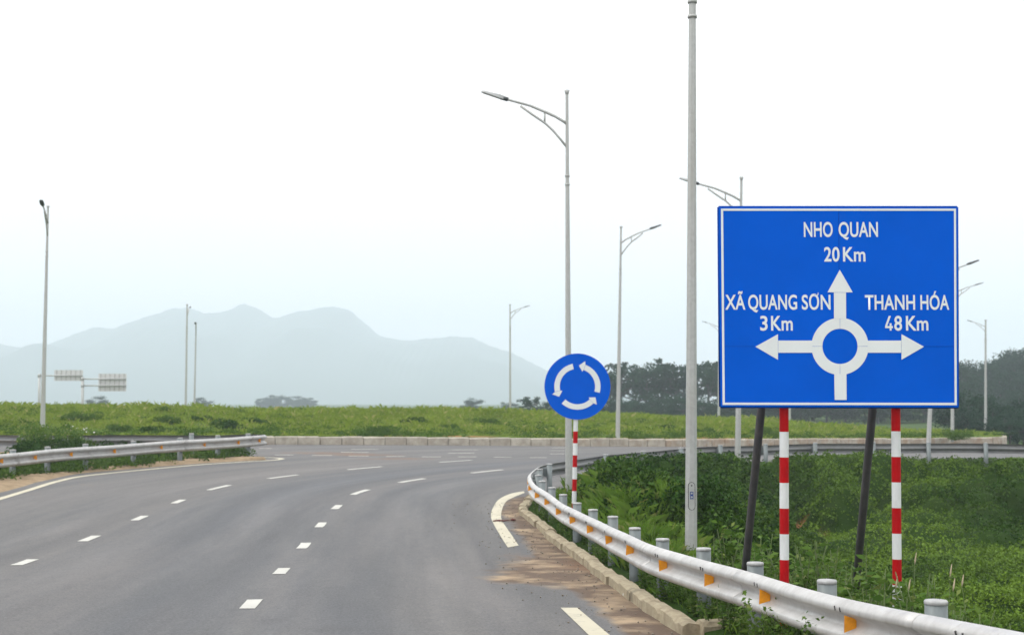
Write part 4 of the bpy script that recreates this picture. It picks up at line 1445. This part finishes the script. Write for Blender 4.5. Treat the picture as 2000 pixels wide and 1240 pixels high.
def lamp(label, top, base, az, rb=0.09, rt=0.036, detail=False, k=1.0, pale=False):
    top = np.array(top, float); base = np.array(base, float)
    t = thing('street_lamp', base, label, 'street lamp', 'street lamps around the roundabout')
    ax = (top - base)
    P = lambda f: base + ax * f
    H_ = np.linalg.norm(ax)
    jf = 1 - 2.1 * k / H_
    mb = MB()
    mb.tube([P(-0.02), P(jf)], [rb, rt + (rb - rt) * 0.22], 8, flat=True)
    part('pole', mb, M['lamp'], t, base)
    mb = MB()
    mb.tube([P(jf), P(1 - 0.04 / H_)], [rt * 1.25, rt], 8, flat=True)
    part('mast_top', mb, M['lamp'], t, base)
    mb = MB()
    for f in (jf, jf + 0.2 * k / H_):
        mb.tube([P(f - 0.02 / H_), P(f + 0.02 / H_)], [rt * 1.6, rt * 1.6], 10)
    part('collar', mb, M['lamp'], t, base)
    mb = MB()
    mb.tube([P(1 - 0.05 / H_), P(1), P(1 + 0.06 / H_)], [rt * 0.9, rt * 1.3, rt * 1.8], 10)
    part('finial', mb, M['head'] if detail else M['lamp'], t, base)
    u = np.array([math.cos(az), math.sin(az), 0]); w = np.array([0, 0, 1.0]); sd_ = np.array([-math.sin(az), math.cos(az), 0])
    Q = lambda p: top + u * p[0] * k + w * p[1] * k
    mb = MB(); mb.tube([Q(p) for p in ARM], [0.034 * k] * 4 + [0.03 * k] * 3, 8)
    part('arm', mb, M['lamp'], t, base)
    mb = MB(); mb.tube([Q(p) for p in BRC], 0.028 * k, 8)
    mb.tube([Q((.507, -.43)), Q((.507, -.69))], 0.022 * k, 6)
    part('brace', mb, M['lamp'], t, base)
    # lamp head: slim tapered casing, darker glass side below, darker driver neck
    d = u * math.cos(0.28) + w * math.sin(0.28); nrm = np.cross(sd_, d); nrm = nrm if nrm[2] > 0 else -nrm
    o = Q((1.40, -.135))
    prof_ = [(0.0, 0.035, 0.03), (0.08, 0.06, 0.04), (0.16, 0.085, 0.04), (0.30, 0.09, 0.03), (0.52, 0.085, 0.02), (0.57, 0.06, 0.012)]
    V = []
    for s_, hw, ht in prof_:
        for a, b in ((-1, -1), (1, -1), (1, 1), (-1, 1)):
            V.append(o + d * s_ * k + sd_ * a * hw * k * (1.0 if b < 0 else 0.8) + nrm * (b * ht + 0.012) * k)
    mb = MB()
    for i in range(len(prof_) - 1):
        for j in range(4):
            j2 = (j + 1) % 4
            mb.add([V[i * 4 + j], V[i * 4 + j2], V[i * 4 + 4 + j2], V[i * 4 + 4 + j]], [(0, 1, 2, 3)], 1 if (j == 2 and i > 1) else 0)
    mb.add(V[:4], [(3, 2, 1, 0)]); mb.add(V[-4:], [(0, 1, 2, 3)])
    part('lamp_head', mb, [M['head_top'] if pale else M['head'], M['head_top']], t, base)
    if pale:
        mb = MB(); mb.tube([o - d * 0.06 * k, o + d * 0.12 * k], 0.05 * k, 8)
        part('driver_neck', mb, M['head'], t, base)
    if detail:
        # service door, its rim, bolt and the blue sticker, on the face towards the road
        mb = MB()
        dc = at(1351, 974, base[1]); yfr = base[1] - rb * 0.80
        z0, z1 = at(1351, 996, yfr)[2], at(1351, 941, yfr)[2]; xc = base[0] + (top[0] - base[0]) * 0.08
        hw = 0.046
        o1 = [(xc + hw * math.cos(a) * 1.0, z1 - hw + hw * math.sin(a)) for a in np.linspace(0, math.pi, 9)] + [(xc + hw * math.cos(a), z0 + hw + hw * math.sin(a)) for a in np.linspace(math.pi, 2 * math.pi, 9)]
        mb.prism(o1, yfr - 0.010, yfr + 0.02)
        door = part('service_door', mb, M['black'], t, base)
        mb = MB()
        o2 = [(xc + (p[0] - xc) * 0.86, (z0 + z1) / 2 + (p[1] - (z0 + z1) / 2) * 0.97) for p in o1]
        mb.prism(o2, yfr - 0.014, yfr - 0.006)
        part('door_panel', mb, M['lamp'], door, base)
        mb = MB()
        zc = at(1351, 967, yfr)[2]
        mb.box((xc, yfr - 0.017, zc), (0.042, 0.004, 0.10))
        part('sticker', mb, M['sticker'], door, base)
        mb = MB()
        for dz in (0.028, -0.02):
            mb.tube([(xc, yfr - 0.021, zc + dz), (xc, yfr - 0.0195, zc + dz)], 0.013, 10)
        mb.box((xc, yfr - 0.0205, zc - 0.043), (0.03, 0.002, 0.006))
        part('sticker_print', mb, M['seam'], door, base)
        mb = MB(); mb.tube([(xc, yfr - 0.022, z1 - 0.045), (xc, yfr - 0.012, z1 - 0.045)], 0.010, 8)
        part('door_bolt', mb, M['dark_steel'], door, base)
    return t


def lamp_px(label, xt, yt, xb, yb, Yd, az_deg, ground, **kw):
    top = at(xt, yt, Yd)
    b = at(xb, yb, Yd)
    zb = ground(b[0], Yd) - 0.05
    base = top + (b - top) * ((top[2] - zb) / (top[2] - b[2]))
    return lamp(label, top, base, math.radians(az_deg), **kw)


mgz = lambda X, Y: float(moundz(X, Y))
pgz = lambda X, Y: plainz(X, Y)
lamp_px('nearest grey lamp pole with small service door, left of the large blue sign', 1352.9, -268, 1349.6, 1075, 18.7, 180, gz, detail=True, rb=0.084, rt=0.04)
lamp_px('tall grey street lamp reaching left, right behind the round blue sign', 1107.3, 182, 1111, 962, 32.0, 180, gz, rb=0.088, rt=0.036, pale=True)
lamp_px('street lamp leaning towards the viewer at the far left behind the island shrubs', 93.8, 405, 83, 838, 63.5, 280, mgz, rb=0.11, rt=0.045, k=1.05)
lamp_px('thin far lamp pole on the skyline, left one of the close pair', 365.5, 596, 363, 780, 103, 95, pgz, rb=0.10, rt=0.05, k=0.9)
lamp_px('thin far lamp pole on the skyline, right and shorter of the close pair', 383, 632, 380, 780, 124, 280, pgz, rb=0.10, rt=0.05, k=0.9)
lamp_px('thin far street lamp over the mound left of the round blue sign', 996.2, 596, 996.4, 797, 103, 30, pgz, rb=0.10, rt=0.05, k=0.85)
lamp_px('street lamp reaching right on the mound kerb between round sign and nearest pole', 1213, 445, 1206.5, 853, 65.2, 335, mgz, rb=0.11, rt=0.045, k=1.0)
lamp_px('street lamp whose arm shows above the top left corner of the large sign', 1448, 350, 1441, 893, 43.5, 180, gz, rb=0.095, rt=0.038, k=0.98, pale=True)
lamp_px('far street lamp peeking out at the left edge of the large blue sign', 1405, 628, 1404, 806, 112, 180, pgz, rb=0.12, rt=0.06, k=0.7)
lamp_px('far lamp pole beside the left striped post below the large sign', 1543, 560, 1542, 810, 100, 0, pgz, rb=0.11, rt=0.055, k=0.9)
lamp_px('street lamp behind the right part of the large sign, dark head just showing', 1829, 515, 1814, 856, 66.5, 320, mgz, rb=0.11, rt=0.045, k=1.05)
lamp_px('street lamp behind the lower right corner of the large sign', 1862, 553, 1860, 838, 78, 0, mgz, rb=0.10, rt=0.05, k=0.85)
lamp_px('thin far street lamp standing free at the right edge of the picture', 1925, 626, 1925, 848, 112, 180, pgz, rb=0.12, rt=0.06, k=0.75)


# ------------------------------------------------------------------ far overhead signs seen from behind
def cantilever(label, xp, yt, Yd, x0, x1, y0, y1, arms):
    base = at(xp, 800, Yd); base[2] = plainz(base[0], Yd)
    t = thing('overhead_sign', base, label, 'road sign', 'far overhead signs')
    top = at(xp, yt, Yd)
    mb = MB(); mb.tube([base, top], 0.16, 10)
    part('pole', mb, M['lamp'], t, base)
    mb = MB()
    for ya in arms:
        mb.tube([at(xp, ya, Yd), at(x1, ya, Yd)], 0.08, 8)
        mb.tube([at(xp - 2.4, ya, Yd), at(xp + 2.4, ya, Yd)], 0.22, 8)
    part('arm', mb, M['lamp'], t, base)
    a, b = at(x0, y1, Yd), at(x1, y0, Yd)
    mb = MB(); mb.box(((a[0] + b[0]) / 2, Yd + 0.2, (a[2] + b[2]) / 2), (b[0] - a[0], 0.06, b[2] - a[2]))
    pn = part('panel', mb, M['panel_back'], t, base)
    for k in range(6):
        mb = MB(); x = a[0] + (b[0] - a[0]) * (k + 0.5) / 6
        mb.box((x, Yd + 0.14, (a[2] + b[2]) / 2), (0.07, 0.06, (b[2] - a[2]) * 0.98))
        part('rib', mb, M['back'], pn, base)


cantilever('wide low overhead sign seen from behind, left of the far pair', 77, 731, 170, 105, 161, 722.5, 743.5, (733.5,))
cantilever('taller overhead sign seen from behind, right of the far pair', 161.5, 737, 150, 191, 246, 729.5, 764, (740, 753))


# ------------------------------------------------------------------ trees
def tree_meshes(seed, airy):
    q = np.random.default_rng(seed)
    mb = MB()
    # unit tree: height 1, crown radius about 0.34
    th = 0.38 if airy else 0.28
    mb.tube([(0, 0, -0.06), (0.01, 0.0, th * 0.5), (0.0, 0.01, th), (0.02, 0, 0.75)], [0.028, 0.022, 0.018, 0.006], 7)
    cl = []
    nl = 13
    for i in range(nl):
        a = q.uniform(0, 2 * math.pi); z0 = q.uniform(th * 0.7, 0.72)
        r = q.uniform(0.16, 0.38) * (1.15 - 0.5 * max(0, z0 - 0.5))
        e = np.array([math.cos(a) * r, math.sin(a) * r, z0 + q.uniform(0.08, 0.26)])
        m = np.array([math.cos(a) * r * 0.5, math.sin(a) * r * 0.5, z0 + 0.05])
        mb.tube([(0, 0, z0), m, e], [0.012, 0.008, 0.003], 5)
        cl += [e, (m + e) / 2]
    cl.append(np.array([0.02, 0, 0.86]))
    if not airy:
        for i in range(14):
            a = q.uniform(0, 2 * math.pi); r = q.uniform(0.1, 0.36)
            cl.append(np.array([math.cos(a) * r, math.sin(a) * r, q.uniform(0.1, 0.6)]))
    trunk = mb.mesh('trunk')
    cl = np.array(cl)
    n = 2300 if airy else 5200
    j = q.integers(0, len(cl), n)
    d = q.normal(0, 1, (n, 3)); d /= np.linalg.norm(d, axis=1)[:, None]
    rr = q.uniform(0.05, 0.115, len(cl)) if airy else q.uniform(0.08, 0.16, len(cl))
    P = cl[j] + d * (rr[j] * q.uniform(0.2, 1.05, n))[:, None] * np.array([1.25, 1.25, 0.6 if airy else 0.75])
    L = q.uniform(0.02, 0.048, n)
    V, Fc = leaf_verts(P, d, L, L * 0.42, 0.7, q)
    return trunk, np_mesh('crown', V, Fc)


TRA = [tree_meshes(500 + i, True) for i in range(4)]
TRD = [tree_meshes(520 + i, False) for i in range(4)]


def tree(i, loc, h, wd, label, group, dense=False, name='broadleaf_tree'):
    t = thing(name, loc, label, 'tree', group)
    tr, cr = (TRD if dense else TRA)[i % 4]
    a = put('trunk', tr, M['bark'], t); b = put('crown', cr, M['leaf_tree'], t)
    for o in (a, b):
        o.scale = (wd, wd, h); o.rotation_euler = (0, 0, i * 2.1)


def tree_px(i, px, ytop, Yd, ratio, label, group, dense=False):
    p = at(px, ytop, Yd)
    z = plainz(p[0], Yd)
    h = (p[2] - z) * 1.04
    tree(i, (p[0], Yd, z), h, h * ratio, label, group, dense)


la_ = 'loose dark tree in the far row between the round sign and the large sign'
for i, (px, yt, Yd) in enumerate([(1192, 722, 235), (1214, 708, 225), (1240, 706, 240), (1262, 716, 228), (1286, 710, 236), (1310, 702, 230), (1334, 708, 245), (1358, 716, 232), (1382, 698, 226), (1402, 704, 238), (1424, 706, 232)]):
    tree_px(i, px, yt, Yd, 1.0, la_, 'loose trees between the signs')
lb_ = 'dense dark tree low in the far row below the large blue sign'
for i, px in enumerate(range(1184, 1880, 21)):
    if px < 1440:
        tree_px(i, px + (i % 3) * 5, 768 + (i * 7) % 20, 200 + (i * 13) % 22, 1.5, 'dense low tree at the foot of the loose far row beside the nearest pole', 'dense low trees beside the nearest pole', True)
    else:
        tree_px(i, px + (i % 3) * 5, 745 + (i * 7) % 26, 205 + (i * 13) % 25, 1.6, lb_, 'dense trees below the large sign', True)
lc_ = 'dense green tree on the wooded hill at the right edge'
hs = [(1876, 712, 245), (1890, 702, 255), (1908, 706, 250), (1924, 714, 258), (1942, 700, 262), (1958, 686, 268), (1976, 680, 270), (1996, 684, 266), (2016, 690, 262), (1900, 735, 225), (1930, 742, 228),
      (1952, 730, 232), (1974, 722, 235), (1995, 728, 230), (2014, 735, 230), (1884, 745, 215), (1962, 758, 205), (1990, 762, 200), (2036, 690, 255)]
for i, (px, yt, Yd) in enumerate(hs):
    tree_px(i, px, yt, Yd, 1.15, lc_, 'trees on the wooded hill', True)
ld_ = 'nearly black dense tree in front of the wooded hill at the right edge'
for i, (px, yt, Yd) in enumerate([(1884, 762, 128), (1908, 776, 122), (1940, 786, 118), (1962, 800, 112), (1985, 792, 118), (2010, 780, 120), (1922, 806, 116), (1998, 815, 110), (1972, 818, 108), (1945, 815, 110), (1890, 800, 120)]):
    tree_px(i + 2, px, yt, Yd, 1.3, ld_, 'dark trees in front of the wooded hill', True)
le_ = 'hazy blue tree in the far clump on the skyline left of centre'
for i, (px, yt) in enumerate([(512, 777), (530, 772), (550, 771), (572, 773), (592, 775), (605, 779)]):
    tree_px(i, px, yt, 800, 1.9, le_, 'hazy clump on the skyline', True)
tree_px(1, 921, 776, 420, 1.6, 'small rounded hazy tree on the skyline left of the thin far lamp', None, True)
tree_px(2, 998, 785, 420, 1.8, 'small hazy tree at the foot of the thin far lamp left of the round sign', None, True)
tree_px(0, 1048, 771, 190, 1.2, 'sparse tree peeking over the mound just left of the round sign', None, False)
tree_px(3, 1062, 783, 195, 1.3, 'low dense tree half hidden behind the round sign', None, True)
tree_px(3, 186, 773, 420, 1.6, 'small hazy tree below the far overhead signs', None, True)
tree_px(0, 395, 775, 520, 1.6, 'tiny hazy tree right of the far pair of lamp poles', None, True)


# ------------------------------------------------------------------ island shrubs and roadside weeds
def island_z(x, y):
    return float(G(x, y)) + 0.05


isl = [(-40, 934, 0.8), (2, 929, 0.75), (45, 925, 0.7), (75, 921, 0.8), (105, 917, 0.8), (135, 913, 0.7), (188, 909, 0.6), (215, 906, 0.7), (240, 903.5, 0.6), (285, 900, 0.65), (312, 898, 0.65), (335, 896, 0.55),
       (368, 893.5, 0.55), (398, 891.5, 0.5), (412, 890, 0.5), (450, 888, 0.42), (60, 905, 0.9), (120, 901, 0.9), (185, 897, 0.8), (250, 893, 0.7)]
lab_i = ['dark leafy shrub under the left guardrail at the picture edge', 'dark leafy shrub behind the left guardrail below the flowering bush']
for i, (px, py, r) in enumerate(isl):
    p = on(px, py)
    bush(i + 1, (p[0] - 0.1, p[1] + 0.55, island_z(p[0], p[1])), (r, r * 0.5, r * 0.85), 'dark leafy shrub growing under the left guardrail on the traffic island', 'shrubs under the left guardrail', M['leaf_bush'], 'shrub', 'island_shrub')
lpx = np.array(lpw[:9])[:, :2]
LC, lcl = spline(lpx, 0.1); LCL = plen(LC)
tg_ = np.gradient(LC, axis=0); tg_ /= np.linalg.norm(tg_, axis=1)[:, None]
n = 26000
ii = rng.integers(0, len(LC), n)
offn = rng.normal(0.35, 0.45, n)
clump = vnoise(LC[ii, 0] * 3 + offn, LC[ii, 1] * 3, 1.0, 77)
ok_ = (offn > -0.45 + 0.35 * clump) & (clump > -0.35)
ii, offn, clump = ii[ok_], offn[ok_], clump[ok_]
X = LC[ii, 0] - tg_[ii, 1] * offn; Y = LC[ii, 1] + tg_[ii, 0] * offn
Z = G(X, Y) + 0.06 + rng.uniform(0, 1, len(X)) * (0.10 + 0.22 * np.clip(clump + 0.3, 0, 1))
Lf = rng.uniform(0.05, 0.11, len(X))
V, Fc = leaf_verts(np.stack([X, Y, Z], 1), np.tile(np.array([[0, -0.2, 1.0]]), (len(X), 1)), Lf, Lf * 0.3, 0.75, rng)
tag(put('island_weeds', np_mesh('island_weeds', V, Fc), M['leaf_mweed']), 'low green weeds carpeting the ground under the left guardrail', 'weeds', kind='stuff')
for i, (px, py, r, lb2) in enumerate([(85, 899, 1.0, 'tall shrub with white flowers behind the left guardrail, left of two'), (150, 896, 0.9, 'tall shrub with white flowers behind the left guardrail, right of two')]):
    p = on(px, py); loc = (p[0], p[1] + 0.2, island_z(p[0], p[1]))
    t = bush(i + 2, loc, (r * 0.75, r * 0.6, r * 1.25), lb2, 'white flowering shrubs on the traffic island', M['leaf_weed'], 'shrub', 'flowering_shrub')
    q = np.random.default_rng(700 + i)
    n = 22
    Pf = np.stack([q.normal(0, 0.34 * r, n), q.normal(0, 0.25 * r, n), q.uniform(0.65, 1.25, n) * r], 1)
    Nf = np.tile(np.array([[0, -0.5, 0.8]]), (n, 1))
    L = q.uniform(0.04, 0.075, n)
    V, Fc = leaf_verts(Pf, Nf, L, L * 0.45, 0.8, q)
    put('blossoms', np_mesh('blossoms', V, Fc), M['flower'], t)


def weed_mesh(seed, h, nst, leaf, lush):
    q = np.random.default_rng(seed)
    mb = MB(); PP, NN, LL = [], [], []
    for i in range(nst):
        a = q.uniform(0, 2 * math.pi); l = q.uniform(0.05, 0.45) * h
        hh = h * q.uniform(0.55, 1.0)
        b0 = np.array([q.normal(0, 0.05), q.normal(0, 0.05), -0.05])
        top = b0 + np.array([math.cos(a) * l, math.sin(a) * l, hh])
        mid = (b0 + top) / 2 + np.array([0, 0, hh * 0.08])
        mb.tube([b0, mid, top], [0.006, 0.0045, 0.002], 5)
        for k in range(int(lush * q.uniform(0.7, 1.2))):
            f = q.uniform(0.15, 1.0)
            p = b0 + (mid - b0) * (f * 2) if f < 0.5 else mid + (top - mid) * (f * 2 - 1)
            PP.append(p + q.normal(0, 0.008, 3)); th = q.uniform(0, 2 * math.pi)
            NN.append((math.cos(th), math.sin(th), q.uniform(0.1, 0.9))); LL.append(leaf * q.uniform(0.6, 1.3) * (1.15 - 0.5 * f))
    NN = np.array(NN); NN /= np.linalg.norm(NN, axis=1)[:, None]
    LL = np.array(LL)
    V, Fc = leaf_verts(np.array(PP), NN, LL, LL * 0.24, 0.3, q)
    return mb.mesh('stems'), np_mesh('leaves', V, Fc)


WM = [weed_mesh(800 + i, 0.55, 9, 0.075, 26) for i in range(4)] + [weed_mesh(820 + i, 0.42, 12, 0.06, 34) for i in range(3)]


def weed(i, x, y, sc, label, group):
    t = thing('roadside_weed', (x, y, float(samp(bZ, x, y))), label, 'weed', group)
    st, lf = WM[i % 7]
    a = put('stems', st, M['stem'], t); b = put('leaves', lf, M['leaf_weed'], t); b.material_slots[0].link = 'OBJECT'; b.material_slots[0].material = M['leaf_weed'] if i % 3 else M['leaf_mweed']
    for o in (a, b):
        o.scale = (sc, sc, sc * rng.uniform(0.85, 1.1)); o.rotation_euler = (0, 0, i * 1.3)


q = np.random.default_rng(31)
cnt = 0
for y in np.arange(9.0, 16.5, 0.28):
    for off_ in (q.uniform(0.75, 1.0), q.uniform(1.0, 1.5), q.uniform(1.5, 2.4)):
        x = XR(y) + off_ + 0.1
        if q.uniform() < 0.22: continue
        weed(cnt, x, y + q.uniform(-0.1, 0.1), q.uniform(1.15, 1.75), 'pale upright leafy weed behind the near guardrail around the large sign', 'weeds around the large sign posts'); cnt += 1
for y in np.arange(8.4, 30, 0.3):
    x = XR(y) + q.uniform(0.2, 0.5)
    weed(cnt, x, y, q.uniform(0.5, 0.9), 'low dark weed between the roadside kerb and the guardrail posts', 'weeds between kerb and guardrail'); cnt += 1
for y in np.arange(16.5, 31, 0.7):
    x = XR(y) + q.uniform(0.75, 1.2)
    weed(cnt, x, y, q.uniform(0.6, 0.95), 'leafy weed behind the guardrail between nearest pole and round sign', 'weeds between pole and round sign'); cnt += 1


for x, y in ((2.02, 10.75), (2.1, 10.95), (2.2, 10.8), (2.28, 11.05), (2.0, 11.1), (2.9, 10.9), (3.0, 11.05), (3.1, 10.9), (2.06, 11.3)):
    weed(cnt, x, y, q.uniform(0.8, 1.1), 'pale upright leafy weed behind the near guardrail around the large sign', 'weeds around the large sign posts'); cnt += 1


def seed_grass(px, ytop, Yd, label, lean):
    top = at(px, ytop, Yd)
    base = np.array([top[0] - lean, Yd, float(samp(bT, top[0] - lean, Yd))])
    t = thing('seeding_grass_stalk', base, label, 'grass stalk', 'seeding grass stalks')
    mid = (base + top) / 2 + np.array([-lean * 0.2, 0, 0.05])
    mb = MB(); mb.tube([base - np.array([0, 0, 0.05]), mid, top], [0.004, 0.003, 0.002], 5)
    part('stalk', mb, M['stem'], t, base)
    mb = MB(); d = np.array([0.012, 0, 0.075])
    mb.tube([top - d * 0.2, top + d * 0.2, top + d * 0.7, top + d], [0.002, 0.006, 0.004, 0.001], 6)
    part('seed_head', mb, M['seed'], t, base)


for i, (px, yt, Yd, lb2, ln) in enumerate([(1787, 1098, 10.6, 'pale seed head on a thin stalk right of the right striped post', 0.03), (1856, 1122, 10.0, 'tallest pale seed head, midway between right striped post and picture edge', 0.03),
                                           (1862, 1150, 9.8, 'lower pale seed head close beside the tallest one', 0.02), (1879, 1142, 10.2, 'small leaning pale seed head right of the tallest one', -0.05),
                                           (1750, 1145, 10.4, 'pale seed head in front of the right striped post', -0.04), (1775, 1150, 10.2, 'short pale seed head just right of the right striped post', 0.05)]):
    seed_grass(px, yt, Yd, lb2, ln)

# ------------------------------------------------------------------ small things on the road
p = on(980, 1019)
t = thing('dry_twig', (p[0], p[1], p[2]), 'dark red dry twig lying across the cream edge line', 'twig')
mb = MB()
mb.tube([p + [-0.17, 0, 0.02], p + [-0.06, 0.03, 0.03], p + [0.04, -0.02, 0.025], p + [0.16, 0.02, 0.035]], [0.012, 0.016, 0.014, 0.005], 6)
mb.tube([p + [-0.02, 0, 0.025], p + [-0.05, -0.12, 0.02]], [0.01, 0.004], 6)
part('stick', mb, M['dead'], t, p)
p = on(990, 1017)
mb = MB(); mb.lathe([(0.02, 0.0), (0.055, 0.012), (0.05, 0.03), (0.015, 0.042)], 9, (p[0] + 0.12, p[1], p[2] + 0.006))
o = put('dry_leaf', mb.mesh('dry_leaf', p), M['dead'], None, p)
tag(o, 'curled dark red leaf beside the dry twig on the slip road', 'leaf')
p = on(1221, 1164)
mb = MB(); mb.lathe([(0.01, 0.0), (0.03, 0.01), (0.026, 0.03), (0.008, 0.04)], 7, (p[0], p[1], p[2] + 0.004))
tag(put('paper_scrap', mb.mesh('paper_scrap', p), M['litter'], None, p), 'crumpled white scrap on the road beside the kerb', 'litter')
# scattered grit
q = np.random.default_rng(90)
V, Fc = [], []
for i in range(420):
    y = q.uniform(11.5, 32); x = XR(y) - abs(q.normal(0, 0.6)) - 0.12
    r = q.uniform(0.004, 0.016); z = float(G(x, y)) + r * 0.5
    o = len(V)
    for k in range(6):
        d = [(1, 0, 0), (0, 1, 0), (-1, 0, 0), (0, -1, 0), (0, 0, 0.8), (0, 0, -0.8)][k]
        V.append((x + d[0] * r * q.uniform(0.7, 1.3), y + d[1] * r * q.uniform(0.7, 1.3), z + d[2] * r))
    for a in range(4):
        Fc.append((o + a, o + (a + 1) % 4, o + 4)); Fc.append((o + (a + 1) % 4, o + a, o + 5))
tag(put('grit', np_mesh('grit', V, Fc), M['stone']), 'loose grit scattered along the right kerb', 'grit', kind='stuff')

# ------------------------------------------------------------------ labels told apart by place, left to right
ORD = ['leftmost', 'second from left', 'third from left', 'fourth from left', 'fifth from left', 'sixth from left', 'seventh from left', 'eighth from left', 'ninth from left', 'tenth from left',
       'eleventh from left', 'twelfth from left', 'thirteenth from left', 'fourteenth from left', 'fifteenth from left', 'sixteenth from left', 'seventeenth from left', 'eighteenth from left', 'nineteenth from left', 'twentieth from left', 'last on the right']
for grp, lbl in (('dark bushes on the roundabout mound', 'dark bush on the roundabout mound grass'), ('loose trees between the signs', 'loose tall tree in the far row between round and large sign'),
                 ('dense low trees beside the nearest pole', 'dense low tree at the foot of the loose far row'), ('dark trees in front of the wooded hill', 'nearly black tree before the wooded hill at right'),
                 ('trees on the wooded hill', 'dense tree on the wooded hill at right'), ('shrubs under the left guardrail', 'dark shrub under the left guardrail'),
                 ('dense trees below the large sign', 'dense dark far tree in the row below the large sign'), ('hazy clump on the skyline', 'hazy blue tree in the far skyline clump')):
    mem = sorted([o for o in scene.objects if o.get('group') == grp], key=lambda o: o.location.x / max(1.0, o.location.y))
    for i, o in enumerate(mem):
        if i < len(ORD):
            o['label'] = lbl + ', ' + ORD[i]

# ------------------------------------------------------------------ haze
mb = MB(); mb.box((0, 2350, 148), (8800, 5900, 310))
hz = put('haze', mb.mesh('haze'), None)
hm_ = bpy.data.materials.new('haze'); hm_.use_nodes = True
nt = hm_.node_tree; nt.nodes.clear()
ho = nt.nodes.new('ShaderNodeOutputMaterial'); hv = nt.nodes.new('ShaderNodeVolumePrincipled')
hv.inputs['Color'].default_value = (0.80, 0.905, 1.0, 1)
hv.inputs['Density'].default_value = 0.00054
hv.inputs['Anisotropy'].default_value = 0.0
nt.links.new(hv.outputs[0], ho.inputs['Volume'])
hz.data.materials.clear(); hz.data.materials.append(hm_)
tag(hz, 'thin pale haze over the whole plain', kind='stuff')
